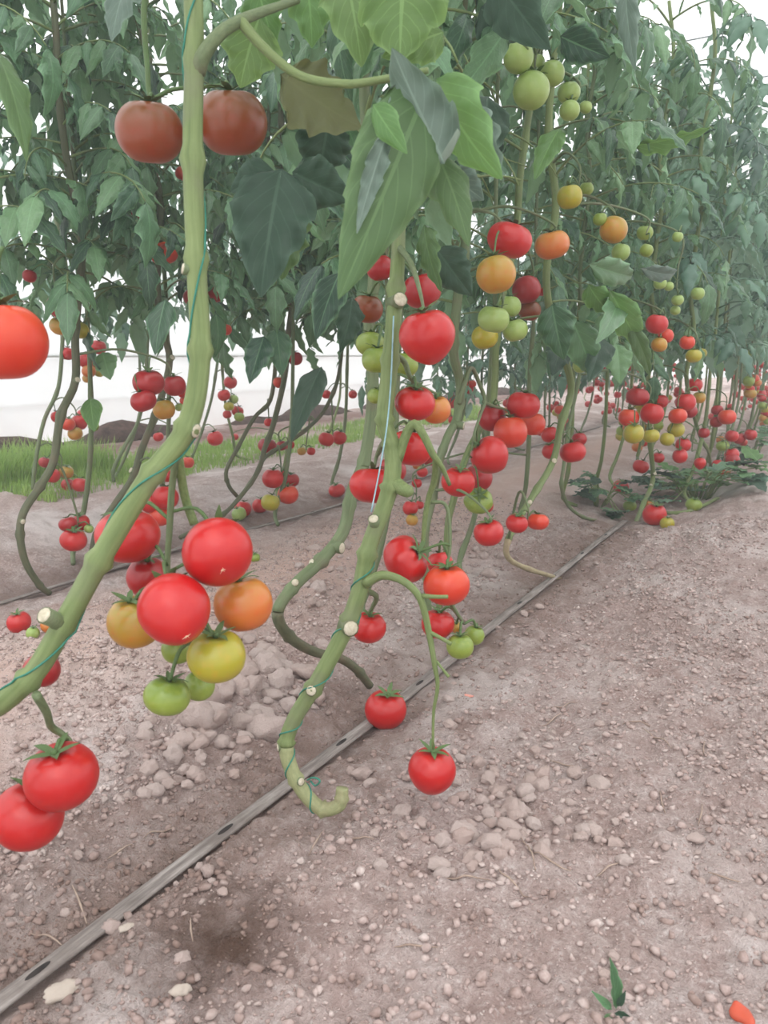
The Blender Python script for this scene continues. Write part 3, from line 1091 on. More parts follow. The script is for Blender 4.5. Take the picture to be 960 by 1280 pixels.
make_plant('P3', hand([(462, 857), (447, 838), (425, 823), (391, 814), (361, 795), (347, 765), (369, 731), (401, 701), (429, 664), (440, 615), (455, 577), (464, 520), (466, 470), (462, 400)], X=-0.80), [.009, .009, .009, .0095, .0105, .011, .012, .012, .012, .012, .012, .0115, .011, .01, .009, .008, .007, .006],
           'olive tomato stem curling out and back onto the soil just behind the zigzag stem', 'stem_mid', canopy=(0.86, 1.9, 30), near=True, seed=3, lower=0.25, sub=6)
pl3 = PLANTS['P3']
stub(pl3, 369, 733, (0.1, 0.5, 0.8), 0.016, 0.007)
stub(pl3, 424, 690, (0.9, 0.0, 0.5), 0.020, 0.011)
stub(pl3, 395, 704, (-0.6, 0.5, 0.5), 0.014, 0.007)
make_plant('P4', hand([(537, 785), (533, 720), (532, 665), (541, 622), (549, 577), (560, 545), (572, 520), (575, 478), (567, 440), (571, 380)], X=-0.84), [.009, .009, .010, .011, .012, .012, .012, .011, .010, .009, .008],
           'green stem rising behind the hooked red bean shaped tomato to a forked branch', 'stem_mid', canopy=(0.80, 1.9, 30), near=True, seed=4)
pl4 = PLANTS['P4']
TR['fork'] = branch(pl4, 'truss', [PX(574, 505, -0.83), PX(588, 460, -0.82), PX(600, 482, -0.81), PX(606, 500, -0.8), PX(600, 520, -0.79), PX(592, 545, -0.78), PX(590, 572, -0.77)], [.007, .006, .0055, .005, .004, .003, .0025], 'stem_mid')
TR['fork2'] = branch(pl4, 'truss', [PX(604, 502, -0.8), PX(618, 508, -0.79), PX(632, 512, -0.785), PX(642, 520, -0.78)], [.0045, .004, .003, .0025], 'stem_mid')
stub(pl4, 575, 535, (0.9, -0.1, 0.3), 0.025, 0.010)
make_plant('P5', hand([(548, 762), (556, 715), (560, 655), (566, 628), (583, 570), (602, 532), (617, 497), (620, 425), (628, 370), (645, 290), (650, 220), (660, 150)], X=-0.90), [.009, .009, .010, .010, .011, .011, .011, .011, .010, .009, .008],
           'tall pale stem behind the clustered red tomatoes, the green fruit at its bend', 'stem_green', canopy=(0.78, 1.95, 27), near=True, seed=5)
make_plant('P6', hand([(701, 724), (652, 708), (633, 692), (641, 662), (666, 620), (691, 577), (701, 531), (714, 481), (690, 400), (683, 340)], X=-0.74), [.007, .008, .009, .010, .0115, .012, .011, .011, .010, .009, .008],
           'pale stem slanting to the soil, its foot lying across the drip tape', 'stem_green', canopy=(0.74, 1.95, 33), near=True, seed=6, lower=0.18, foot_mat='stem_dry')
pl6 = PLANTS['P6']
stub(pl6, 690, 575, (0.1, 0.3, 0.9), 0.014, 0.009)
stub(pl6, 664, 625, (0.1, 0.3, 0.9), 0.014, 0.008)
stub(pl6, 683, 420, (0.8, 0.3, 0.6), 0.016, 0.011)
make_plant('P7', hand([(758, 651), (733, 648), (712, 634), (702, 609), (705, 580), (712, 530), (722, 480)], X=-0.84), [.006, .007, .007, .007, .007, .007, .007],
           'thin stem with an elbow on the soil behind the slanting pale stem', 'stem_mid', canopy=(0.72, 1.9, 27), near=True, seed=7)
make_plant('P8', hand([(792, 660), (804, 630), (816, 600), (813, 556), (812, 506), (810, 471)], X=-0.70), [.010, .011, .011, .010, .009, .008, .007],
           'upright stem at the far end of the visible drip tape among sprawling leaves', 'stem_green', canopy=(0.70, 2.0, 33), near=True, seed=8)
pl8 = PLANTS['P8']
stub(pl8, 816, 590, (0.2, 0.3, 0.9), 0.016, 0.009)
stub(pl8, 813, 605, (-0.6, 0.2, 0.9), 0.016, 0.008)
branch(pl8, 'side_branch', [PX(812, 640, -0.69), G(843, 645) + Vector((0, 0, .012)), G(868, 640) + Vector((0, 0, .012)), G(897, 628) + Vector((0, 0, .02))], [.010, .010, .009, .008])
make_plant('P9', hand([(889, 592), (886, 566), (875, 545), (866, 513), (858, 470)], X=-0.56), [.008, .009, .009, .009, .008, .007],
           'slender stem with a kinked pale foot just beyond the sprawling leaf heap', 'stem_green', canopy=(0.70, 2.0, 20), seed=9)

# --- the rest of the near row, dwindling with distance
r0 = random.Random(77)
def row_plant(key, x, y, label, group, near=False, nleaf=18, z0=0.72, z1=2.0, wig=1.0, foot_dx=0.0):
    s = r0.choice([-1, 1])
    h = gz(x, y)
    pts = [Vector((x + foot_dx, y + s * 0.25 * wig, h + 0.01)), Vector((x + foot_dx * .5 - 0.05, y + s * 0.16 * wig, h + 0.05)), Vector((x - 0.02, y + s * 0.10 * wig, h + 0.18)), Vector((x, y + s * 0.02, h + 0.38)), Vector((x, y, 0.62)), Vector((x + 0.01, y, 0.9)), Vector((x, y, 1.3)), Vector((x, y, 1.7)), Vector((x, y, 2.0))]
    return make_plant(key, pts, [.008, .009, .009, .009, .008, .007, .006, .005, .004], label, r0.choice(['stem_green', 'stem_mid']), group, (z0, z1, nleaf), near, sub=3, seed=r0.randrange(9999), seg=7)

FARA = []
y = 4.05
k = 0
while y < 15:
    for side, x in ((0, -0.56), (1, -0.94)):
        key = 'A%d_%d' % (k, side)
        row_plant(key, x + r0.uniform(-.05, .05), y + r0.uniform(-.08, .08) + side * 0.2, 'far tomato plant in the leafy row receding beyond the heap of sprawling leaves', 'receding plants of the leafy row', nleaf=26 if y < 8 else 18)
        if side == 0 or y < 6:
            FARA.append((key, y))
    k += 1
    y += 0.42 + max(0, (y - 7)) * 0.06
for k, (x, y) in enumerate(((-0.98, 1.75), (-0.95, 2.3), (-0.98, 2.75), (-0.98, 3.3), (-0.95, 3.75))):
    row_plant('A_in%d' % k, x, y, 'tomato plant whose stem hides among leaves in the middle of the leafy row', 'inner plants of the leafy row', near=True, nleaf=28, z0=0.85, wig=0.6)

# --- the second row (stems seen against the white plastic)
XB = -2.02
make_plant('B1', hand([(62, 742), (50, 732), (32, 703), (25, 668), (30, 639), (50, 608), (67, 576), (76, 519), (94, 477), (94, 420), (98, 370)], X=XB), [.009, .010, .0115, .012, .0125, .0125, .012, .012, .011, .010, .009, .008],
           'dark olive stem curving out to the grey tape with an empty bend near the edge', 'stem_old', canopy=(0.86, 2.0, 34), near=True, seed=21)
stub(PLANTS['B1'], 97, 478, (0.6, 0.3, 0.6), 0.02, 0.009)
stub(PLANTS['B1'], 33, 650, (0.6, -0.1, 0.6), 0.015, 0.008)
make_plant('B3', hand([(111, 715), (120, 668), (142, 632), (166, 597), (177, 562), (198, 508), (212, 450), (200, 400), (196, 330)], X=XB), [.009, .010, .012, .012, .012, .012, .011, .010, .009],
           'dark slanting stem passing behind the thick pale green stem beside dark red fruit', 'stem_old', canopy=(0.86, 2.0, 34), near=True, seed=22)
stub(PLANTS['B3'], 168, 590, (-0.6, 0.5, 0.6), 0.018, 0.010)
stub(PLANTS['B3'], 212, 455, (0.7, 0.5, 0.6), 0.02, 0.010)
make_plant('B6', hand([(225, 672), (273, 647), (297, 625), (322, 590), (331, 560), (342, 529), (356, 470), (360, 420)], X=XB), [.008, .009, .011, .012, .011, .011, .010, .009],
           'grey green stem running up beside the small cluster that hangs by the second tape', 'stem_old', canopy=(0.82, 2.0, 34), near=True, seed=23)
make_plant('B6b', hand([(296, 620), (286, 607), (283, 588), (297, 560), (318, 522), (338, 500), (345, 450)], X=XB - 0.05), [.008, .008, .009, .009, .009, .009, .008],
           'thin hooked stem crossing behind the grey green stem of the second row', 'stem_old', canopy=(0.82, 2.0, 34), near=True, seed=24)
make_plant('B7', hand([(318, 596), (331, 572), (357, 555), (385, 535), (406, 512), (422, 475), (428, 430)], X=XB), [.008, .009, .009, .009, .009, .009, .008],
           'stem sloping low across the view between hanging pairs of red tomatoes', 'stem_old', canopy=(0.80, 2.0, 34), near=True, seed=25)
y = 3.9
k = 0
while y < 12:
    row_plant('Bf%d' % k, XB + r0.uniform(-.2, .2), y, 'tomato plant farther along the second row behind the leafy row', 'farther plants of the second row', nleaf=32, z0=0.52)
    k += 1
    y += 0.42 + max(0, y - 6) * 0.08
for k, (x, y) in enumerate(((-2.2, 1.35), (-2.15, 1.75), (-2.25, 2.2), (-1.95, 2.6), (-2.25, 3.0), (-2.2, 3.4))):
    row_plant('B_in%d' % k, x, y, 'slim tomato plant set between the dark stems of the second row', 'inner plants of the second row', near=(y < 3), nleaf=32, z0=0.88, wig=0.5)
# --- third row against the plastic
XC = -3.40
make_plant('C1', hand([(41, 612), (44, 579), (55, 526), (73, 484), (78, 427), (80, 380)], X=XC), [.009, .010, .010, .010, .009, .008], 'light olive stem standing in the tall grass tuft by the plastic', 'stem_mid', canopy=(0.85, 2.0, 14), seed=31)
make_plant('C2', hand([(142, 602), (142, 586), (156, 558), (173, 526), (182, 480), (184, 430)], X=XC), [.009, .010, .011, .012, .011, .009], 'stubby stem growing through short grass against the white plastic wall', 'stem_mid', canopy=(0.85, 2.0, 14), seed=32)
make_plant('C3', hand([(240, 572), (252, 540), (264, 500), (270, 465), (275, 430)], X=XC), [.008, .009, .009, .008, .007], 'slim stem beside a lone red tomato low over the grass', 'stem_mid', canopy=(0.85, 2.0, 14), seed=33)
y = 3.2
k = 0
while y < 13:
    row_plant('Cf%d' % k, XC + r0.uniform(-.12, .12), y, 'thin tomato plant of the third row along the white plastic', 'third row plants along the plastic', nleaf=20, z0=0.88)
    k += 1
    y += 0.6 + max(0, y - 6) * 0.1
# ------------------------------------------------------------------ tomatoes
def tomato_mesh(kind, nu, nv, name='tomato'):
    ribs = {0: (0, 0), 1: (5, 0.035), 2: (4, 0.012), 3: (7, 0.05)}[kind]
    sq = {0: 0.95, 1: 0.86, 2: 1.0, 3: 0.80}[kind]
    v, f, uv = [], [], []
    for i in range(nv + 1):
        ph = math.pi * i / nv
        for j in range(nu):
            a = 2 * math.pi * j / nu
            s, c = math.sin(ph), math.cos(ph)
            r = 0.5 * (abs(s) ** 0.92) * (1 if s >= 0 else -1)
            up = max(0, c)
            rib = ribs[1] * math.cos(ribs[0] * a + kind) * (0.35 + 0.65 * up) * s
            lop = 0.02 * math.cos(2 * a + kind) * s
            r = r * (1 + rib * 1.3 + lop)
            z = 0.5 * sq * c
            dimple = math.exp(-(s / 0.36) ** 2)
            if c > 0:
                z -= 0.085 * dimple * (1 + 3 * ribs[1])
            else:
                z += 0.03 * dimple
                if kind == 2:
                    z -= 0.07 * dimple
            if kind == 2:
                r *= 1 - 0.10 * max(0, -c)
            v.append((r * math.cos(a), r * math.sin(a), z))
            uv.append((j / nu, i / nv))
    for i in range(nv):
        for j in range(nu):
            k = (j + 1) % nu
            f.append((i * nu + j, (i + 1) * nu + j, (i + 1) * nu + k, i * nu + k))
    me = mesh_from(name, v, f, True, uv)
    me.materials.append(TM['R'])
    return me
TOM_BIG = [tomato_mesh(k, 36, 22) for k in range(4)]
TOM_SMALL = [tomato_mesh(k, 18, 11) for k in range(4)]
TOP_Z = [0.5 * 0.95 - 0.085, 0.5 * 0.86 - 0.094, 0.5 * 1.0 - 0.088, 0.5 * 0.80 - 0.098]

def calyx_mesh(n, seed, w=0.055):
    r = random.Random(seed)
    mb = MB()
    for k in range(n):
        a = 2 * math.pi * (k + r.uniform(-.15, .15)) / n
        ln = r.uniform(0.26, 0.40)
        lift = r.uniform(-0.02, 0.16)
        d = Vector((math.cos(a), math.sin(a), 0))
        s = Vector((-d.y, d.x, 0))
        vs, fs = [], []
        m = 6
        for i in range(m + 1):
            t = i / m
            c = d * (0.02 + ln * t) + Vector((0, 0, 0.045 + 0.055 * math.sin(t * 2.6) + lift * t * t))
            ww = w * math.sin(math.pi * (0.22 + 0.78 * t)) + 0.003
            vs += [c - s * ww, c + Vector((0, 0, -0.012)), c + s * ww]
        for i in range(m):
            for j in range(2):
                fs.append((i * 3 + j, i * 3 + j + 1, (i + 1) * 3 + j + 1, (i + 1) * 3 + j))
        mb.add(vs, fs)
    mb.tube([Vector((0, 0, 0.0)), Vector((0, 0, 0.10))], [0.055, 0.04], 8)
    me = mb.mesh('calyx')
    me.materials.append(M['calyx'])
    return me
CALYX = [calyx_mesh(n, s) for n, s in ((5, 1), (6, 2), (6, 3), (5, 4))]
sv = MB()
for k in range(5):
    a = k * 1.25 + .3
    d = Vector((math.cos(a), math.sin(a), 0))
    sv.tube([Vector((0, 0, -0.01)), d * 0.03 + Vector((0, 0, 0.02)), d * random.Random(k).uniform(.06, .13) + Vector((0, 0, 0.012 + .01 * k))], [0.014, 0.010, 0.003], 5)
SCAR = sv.mesh('blossom_scar')
SCAR.materials.append(M['scar'])

TOMS = []
rt = random.Random(11)
def nearest_stem(p, maxd=0.5):
    best, bp, bpl = 1e9, None, None
    for key, pl in PLANTS.items():
        if (pl.base - p).xy.length > 0.9:
            continue
        for q in pl.pts:
            dz = q.z - p.z
            c = (q - p).xy.length + abs(dz - 0.05) * 0.8
            if c < best:
                best, bp, bpl = c, q, pl
    return (bp, bpl) if best < maxd else (None, None)

def tomato(p, d, cl, var, label=None, group=None, truss=None, axis=None, parts=2, rest=False):
    big = parts == 2 and d / depth_of(p) * F_PX > 24
    o = bpy.data.objects.new('tomato', (TOM_BIG if big else TOM_SMALL)[var])
    COL.objects.link(o)
    set_mat(o, TM[cl])
    ax = axis or Vector((rt.uniform(-.28, .28), rt.uniform(-.28, .28), 1))
    ax = ax.normalized()
    q = Vector((0, 0, 1)).rotation_difference(ax) @ Quaternion((0, 0, 1), rt.uniform(0, 6.28))
    o.matrix_basis = Matrix.LocRotScale(p, q, (d, d, d * rt.uniform(0.95, 1.03)))
    tag(o, label, 'tomato', group)
    Mw = o.matrix_basis
    Mi = Mw.inverted()
    tz = TOP_Z[var]
    if parts >= 1:
        c = obj('calyx', CALYX[rt.randrange(4)], None, o)
        c.location = (0, 0, tz - 0.01)
    if parts >= 1 and not rest:
        a = Mw @ Vector((0, 0, tz))
        b = None
        if truss:
            t = min(truss, key=lambda t: (t - a).length + (0.06 if t.z < a.z else 0))
            if (t - a).length < 0.16:
                b = t
        if b is None:
            b = a + ax * 0.035 + Vector((rt.uniform(-.01, .01), rt.uniform(-.01, .01), 0.02))
        L = (b - a).length
        mid = a.lerp(b, 0.45) + ax * min(0.022, 0.3 * L)
        pts = catmull([a - ax * 0.004, mid, b], 4)
        pts = [Mi @ s for s in pts]
        r0_ = 0.0021 / d
        me = MB().tube(pts, lerp_list([r0_, r0_ * 1.15, r0_], len(pts)), 6).mesh('stalk')
        me.materials.append(M['calyx'])
        obj('stalk', me, None, o)
    TOMS.append(o)
    return o

def cluster(items, group, truss=None, plant=None, auto=True, tlen=None):
    """items: (px, py, diameter px, where, class, variety, label): where > 0 depth along the view, < 0 the row plane x, 'g' lying on the soil"""
    placed = []
    for it in items:
        px, py, dp, wh, cl, var, lab = it[:7]
        if wh == 'g':
            g = G(px, py + dp * 0.36)
            d = dp * depth_of(g) / F_PX
            p = P(px, py, depth_of(g) + d * 0.1)
            p.z = gz(p.x, p.y) + d * 0.38
        else:
            p = P(px, py, wh) if wh > 0 else PX(px, py, wh)
            d = dp * depth_of(p) / F_PX
            lo = gz(p.x, p.y) + 0.38 * d
            if p.z < lo:
                p.z = lo
        placed.append((p, d, it, wh))
    hang = [q for q in placed if q[3] != 'g']
    tr = list(truss) if truss else None
    if tr is None and auto and hang:
        top = max(q[0].z + q[1] * 0.4 for q in hang)
        c = sum((q[0] for q in hang), Vector()) / len(hang)
        back = Vector((c.x, c.y, top - 0.005))
        q, pl = nearest_stem(back)
        if q is not None:
            up = q.lerp(back, 0.5)
            up.z = max(q.z, back.z + 0.03) + 0.015
            pts = [q, up, back + Vector((0, 0, 0.02)), c.lerp(back, 0.4)]
            if len(hang) > 2:
                pts.append(c + Vector((0, 0, -0.01)))
            tr = catmull(pts, 5)
            rad = lerp_list([.0042, .0038, .0034, .0026, .002], len(tr))
            obj('truss', MB().tube(tr, rad, 7).mesh('truss', pl.base), M['stem_mid'], pl.root)
    elif tr is not None and plant is not None:
        obj('truss', MB().tube(tr, lerp_list([.0048, .0044, .004, .003, .002], len(tr)), 8).mesh('truss', plant.base), M['stem_mid'], plant.root)
    for p, d, it, wh in placed:
        px, py, dp = it[:3]
        ax = it[7] if len(it) > 7 else None
        tomato(p, d, it[4], it[5], it[6], group if len(placed) > 1 else None, tr, ax, 2 if dp > 15 else (1 if dp > 10 else 0), rest=(wh == 'g'))

def toward_cam(px, py, up=-0.25):      # stem axis of a fruit whose blossom end shows
    a = ray(px, py).normalized()
    return (a + Vector((0, 0, 0.9)) + R_ * up).normalized()

# --- the large cluster at the thick pale stem
tr = catmull([P(236, 530, 0.81), P(225, 560, 0.84), P(216, 600, 0.87), P(212, 660, 0.89), P(210, 715, 0.90), P(222, 770, 0.89), P(232, 806, 0.89)], 6)
sides = [obj('truss', MB().tube(catmull([P(222, 565, 0.85), P(231, 620, 0.89), P(243, 655, 0.90)], 6), .0052, 9).mesh('truss', pl1.base), M['stem_green'], pl1.root)]
cluster([
    (272, 690, 88, 0.83, 'R', 0, 'large glossy red tomato, topmost of the big cluster, with a pale star scar', toward_cam(272, 690, 0.05)),
    (218, 762, 90, 0.80, 'R', 2, 'large red tomato in front of the big cluster, pale scar at its lower edge', toward_cam(218, 762, -0.2)),
    (304, 755, 72, 0.89, 'O', 0, 'smooth orange tomato bulging out of the big cluster under the star scarred fruit'),
    (169, 777, 68, 0.89, 'A', 0, 'amber green tomato half hidden behind the red fruit at the front of the big cluster'),
    (271, 820, 74, 0.85, 'Y', 1, 'yellow green ribbed tomato below the red and orange fruit of the big cluster'),
    (209, 870, 58, 0.88, 'G', 1, 'green tomato hanging lowest in the big cluster with a spread green calyx'),
    (249, 857, 40, 0.95, 'G', 0, 'small dull green tomato tucked behind the lowest one of the big cluster'),
    (222, 811, 40, 0.95, 'G', 0, 'green tomato mostly hidden in the core of the big cluster'),
    (184, 722, 52, 0.97, 'D', 2, 'shaded dark red tomato at the back of the big cluster above the amber one'),
    (160, 670, 78, 0.93, 'R', 1, 'broad red tomato crossed by the thick pale green stem'),
], 'large cluster at the thick pale stem', tr, pl1)
for o, (sx, sy) in zip(TOMS[:2], ((278, 712), (233, 795))):       # dry blossom scars
    s = obj('blossom_scar', SCAR, None, o)
    sc7 = Matrix.Rotation(.5, 4, 'X') @ Matrix.Scale(0.55, 4)
    hit = ray(sx, sy).normalized()
    lo = o.matrix_basis.inverted()
    a, b = lo @ C0, lo @ (C0 + hit * 2)
    dr = (b - a).normalized()
    ok, loc, nor, _ = o.ray_cast(a, dr)
    if ok:
        s.matrix_basis = Matrix.Translation(loc) @ Vector((0, 0, 1)).rotation_difference(nor).to_matrix().to_4x4() @ sc7
cluster([
    (77, 970, 88, 0.84, 'R', 0, 'large dark glossy red tomato hanging at the lower end of the bent pale stem'),
    (35, 1020, 86, 0.86, 'R', 0, 'big red tomato cut by the picture edge under the low hanging glossy one'),
], 'low pair under the bent pale stem', catmull([P(45, 868, 0.79), P(58, 890, 0.82), P(64, 908, 0.85), P(78, 918, 0.86), P(88, 928, 0.86), P(84, 936, 0.86)], 5), pl1)
cluster([(52, 838, 46, 0.97, 'D', 0, 'red tomato peeping out behind the thick pale stem near the picture edge')], None, catmull([P(60, 800, .84), P(70, 815, .9), P(66, 822, .95)], 5), pl1)
BRZ = catmull([P(184, -30, 0.97), P(180, 20, 0.97), P(184, 80, 0.97), P(189, 122, 0.96), P(215, 112, 0.96), P(262, 108, 0.97), P(280, 106, 0.97)], 5)
obj('truss', MB().tube(BRZ, lerp_list([.0042, .0038, .003, .0024, .002], len(BRZ)), 8).mesh('truss', pl1.base), M['calyx'], pl1.root)
cluster([
    (187, 165, 82, 0.95, 'B', 0, 'brownish ripening tomato hanging alone before the leaves with one dark stalk'),
    (290, 153, 88, 0.97, 'B', 0, 'bronze tomato half behind the thick upright stem at the top of the view'),
], 'bronze pair by the upright stem', BRZ)
cluster([(2, 427, 108, 0.73, 'S', 0, 'very near orange red tomato cut off by the picture edge at mid height')], None, None, None, False)

# --- second row
cluster([
    (188, 629, 26, -1.95, 'R', 0, 'red tomato low in the half hidden trio behind the thick pale stem'),
    (207, 622, 33, -1.90, 'R', 0, 'largest red tomato of the half hidden trio behind the thick pale stem'),
    (200, 645, 28, -1.93, 'S', 0, 'orange red tomato under the half hidden trio beyond the thick pale stem'),
    (210, 595, 17, -1.98, 'R', 0, 'small red tomato above the half hidden trio behind the thick pale stem')], 'trio behind the pale stem')
cluster([
    (92, 675, 33, -1.98, 'R', 1, 'flat red tomato hanging low beside the empty curved stem of the second row'),
    (85, 655, 23, -2.02, 'D', 1, 'dark red tomato just above the flat one beside the empty curved stem'),
    (101, 653, 22, -2.03, 'R', 0, 'red tomato sharing the top of the low trio beside the empty curved stem'),
    (111, 661, 12, -1.98, 'L', 0, 'tiny pale green tomato at the side of the low trio by the curved stem')], 'low trio by the curved stem')
cluster([
    (186, 478, 40, -1.78, 'D', 1, 'dark red broad tomato at the top of the bunch in front of the white plastic'),
    (179, 501, 33, -1.77, 'D', 1, 'dark red tomato beneath the broad one in the bunch before the white plastic'),
    (218, 482, 28, -1.82, 'D', 0, 'dark red tomato on the other side of the stem from the broad one'),
    (205, 512, 27, -1.84, 'A', 0, 'dull amber tomato partly behind the stem under the dark red bunch'),
    (230, 491, 16, -1.86, 'R', 0, 'small red tomato squeezed between the dark red bunch and the thick stem'),
    (231, 501, 13, -1.88, 'S', 0, 'small orange red tomato under the squeezed one by the thick stem'),
    (224, 509, 11, -1.84, 'L', 0, 'tiny yellowish green tomato hanging by the dark red bunch')], 'dark bunch before the white plastic')
cluster([
    (73, 382, 28, -2.0, 'D', 2, 'dark red tomato half under a leaf above the near cut off fruit'),
    (76, 407, 27, -2.03, 'A', 1, 'amber tomato under the dark red one beside the near cut off fruit'),
    (100, 413, 22, -2.06, 'Y', 0, 'shaded greenish tomato behind the dark upright stem'),
    (37, 345, 17, -2.1, 'D', 0, 'dark red tomato alone in the leaf edge above the near cut off fruit')], 'shaded fruit under the left leaves')
cluster([
    (178, 272, 30, -1.95, 'D', 0, 'shaded red tomato buried in the leaves below the lone bronze fruit'),
    (186, 297, 32, -1.93, 'D', 1, 'dark red tomato in the leaves, middle of the buried three'),
    (205, 316, 36, -1.88, 'S', 1, 'brighter red tomato at the lower edge of the buried three')], 'fruit buried in the leaves')
cluster([
    (228, 217, 18, -1.95, 'S', 0, 'orange red tomato just visible beside the thick upright stem amid leaves'),
    (240, 372, 22, -2.0, 'D', 0, 'dark red tomato beside the thick upright stem at leaf bottom height'),
    (268, 365, 28, -2.0, 'D', 0, 'shadowed dark red tomato deep in the leaves beyond the upright stem'),
    (281, 412, 18, -2.0, 'S', 1, 'split orange red tomato under the leaves beyond the upright stem')], 'scattered fruit beyond the upright stem')
cluster([
    (341, 598, 27, -2.0, 'R', 0, 'round red tomato at the top of the mixed bunch over the second tape'),
    (365, 600, 19, -2.03, 'D', 0, 'dark red tomato behind the calyx of the mixed bunch over the second tape'),
    (354, 594, 14, -2.06, 'R', 0, 'small red tomato peeping out of the mixed bunch over the second tape'),
    (360, 618, 26, -1.97, 'S', 0, 'orange red tomato lowest on one side of the mixed bunch over the second tape'),
    (338, 628, 24, -1.98, 'Y', 0, 'yellow green tomato underneath the mixed bunch over the second tape')], 'mixed bunch over the second tape')
cluster([
    (304, 639, 22, 'g', 'R', 0, 'dusty red tomato on the soil under the mixed bunch, beside a pale green one'),
    (325, 634, 20, 'g', 'R', 0, 'red tomato touching the soil directly below the mixed bunch'),
    (299, 648, 19, 'g', 'L', 0, 'pale green tomato on the soil beside the second tape'),
    (319, 700, 13, 'g', 'G', 0, 'small green tomato on the bare soil behind the star scarred fruit')], 'fruit on the soil by the second tape')
cluster([(421, 616, 21, 'g', 'R', 1, 'red tomato lying alone on the alley soil near the olive curling stem')], None)
cluster([
    (408, 549, 20, -2.05, 'R', 0, 'red tomato, first of the hanging pair over the smooth alley soil'),
    (424, 547, 19, -2.05, 'R', 0, 'red tomato, second of the hanging pair next to the olive curling stem')], 'pair over the alley soil')
cluster([
    (334, 557, 24, -2.1, 'D', 1, 'red tomato hanging in front of the grass beside the sloping low stem'),
    (352, 557, 14, -2.12, 'D', 0, 'dark red tomato between two others at the sloping low stem'),
    (362, 556, 13, -2.15, 'R', 0, 'small red tomato touching the sloping low stem')], 'fruit at the sloping low stem')
cluster([
    (377, 564, 11, -2.1, 'A', 0, 'tiny yellow tomato over the smooth soil beside a cracked red one'),
    (389, 564, 11, -2.1, 'R', 0, 'tiny cracked red tomato over the smooth soil beside a yellow one')], 'tiny yellow and red pair')
cluster([
    (408, 493, 12, -2.4, 'R', 0, 'little red tomato hanging before the white plastic under a large dark leaf'),
    (441, 493, 11, -2.4, 'R', 0, 'little red tomato before the white plastic close to the olive stem')], 'little fruit before the plastic')
cluster([(336, 528, 12, -2.2, 'R', 0, 'little red tomato behind the grey green stem of the second row')], None)
cluster([
    (369, 448, 19, -2.0, 'D', 0, 'shaded red tomato in the leaf bottoms above the hanging large dark leaf'),
    (348, 478, 14, -2.05, 'S', 2, 'narrow orange red tomato between two stems of the second row')], 'shaded fruit of the second row')
# --- third row and the fallen ones
cluster([
    (65, 594, 20, -3.35, 'R', 0, 'red tomato beside a yellow one above the grass, by the olive stem'),
    (83, 590, 18, -3.35, 'A', 0, 'yellow tomato above the grass by the dark olive stem'),
    (85, 606, 17, -3.4, 'R', 0, 'red tomato close beneath the yellow one above the grass'),
    (100, 606, 20, -3.3, 'R', 0, 'round red tomato hanging over the grass at the side of the yellow one'),
    (56, 578, 15, -3.45, 'D', 0, 'small dark red tomato partly behind the dark olive stem over the grass')], 'fruit over the grass')
cluster([
    (85, 530, 18, -3.3, 'S', 0, 'orange red tomato in the middle of the bunch hung before the plastic'),
    (99, 528, 20, -3.32, 'R', 0, 'red tomato beside the green leaf in the bunch hung before the plastic'),
    (104, 519, 16, -3.4, 'R', 0, 'red tomato at the top of the bunch beside the green leaf'),
    (71, 521, 15, -3.4, 'R', 0, 'red tomato on the stem side of the bunch hung before the plastic'),
    (94, 542, 18, -3.3, 'A', 0, 'yellow tomato at the bottom of the bunch hung before the plastic'),
    (117, 533, 14, -3.35, 'G', 0, 'green tomato under the single green leaf before the plastic')], 'bunch before the plastic')
cluster([
    (108, 451, 20, -3.4, 'R', 0, 'red tomato at the front of the high small bunch against the plastic'),
    (122, 454, 18, -3.42, 'R', 0, 'red tomato beside the drooping leaf in the high small bunch'),
    (111, 464, 17, -3.38, 'O', 0, 'orange tomato beneath the high small bunch against the plastic'),
    (124, 466, 12, -3.4, 'Y', 0, 'greenish tomato at the foot of the high small bunch'),
    (109, 473, 12, -3.42, 'A', 0, 'pale amber tomato lowest in the high small bunch'),
    (84, 442, 17, -3.4, 'R', 0, 'red tomato behind the dark olive stem near the high small bunch'),
    (123, 434, 20, -3.45, 'R', 0, 'red tomato topmost in the high small bunch beneath the leaves')], 'high bunch against the plastic')
cluster([
    (288, 478, 17, -3.3, 'R', 0, 'red tomato at the top of the thin mixed chain hung beyond the thick stem'),
    (280, 494, 16, -3.3, 'R', 0, 'red tomato second from the top of the thin mixed chain'),
    (292, 499, 12, -3.28, 'L', 0, 'pale green tomato in the middle of the thin mixed chain'),
    (286, 508, 13, -3.28, 'Y', 0, 'yellowish green tomato below the middle of the thin mixed chain'),
    (297, 514, 15, -3.32, 'R', 0, 'red tomato near the end of the thin mixed chain'),
    (299, 521, 13, -3.28, 'G', 0, 'green tomato at the very end of the thin mixed chain'),
    (284, 518, 11, -3.34, 'R', 0, 'tiny red tomato behind the end of the thin mixed chain')], 'thin mixed chain')
cluster([(269, 548, 20, -3.25, 'R', 0, 'lone round red tomato hanging over the edge of the grass')], None)
cluster([(294, 546, 9, -3.6, 'R', 0, 'very small red tomato against the dark earth bank')], None)
cluster([
    (235, 578, 16, -3.2, 'S', 0, 'orange red tomato low over the grass just beyond the thick pale stem'),
    (217, 578, 14, -3.2, 'A', 0, 'yellow tomato low over the grass seen past the thick pale stem'),
    (198, 546, 13, -3.2, 'R', 0, 'small red tomato at the bend of the thick pale stem, before the earth bank')], 'fruit beyond the bent stem')
cluster([(24, 781, 29, 'g', 'R', 0, 'fallen red tomato on the soil by the picture edge'),
         (41, 791, 17, 'g', 'L', 0, 'small pale green tomato between two fallen ones on the soil'),
         (61, 785, 20, 'g', 'O', 2, 'fallen orange tomato partly behind the thick pale stem')], 'fallen fruit beside the thick stem')

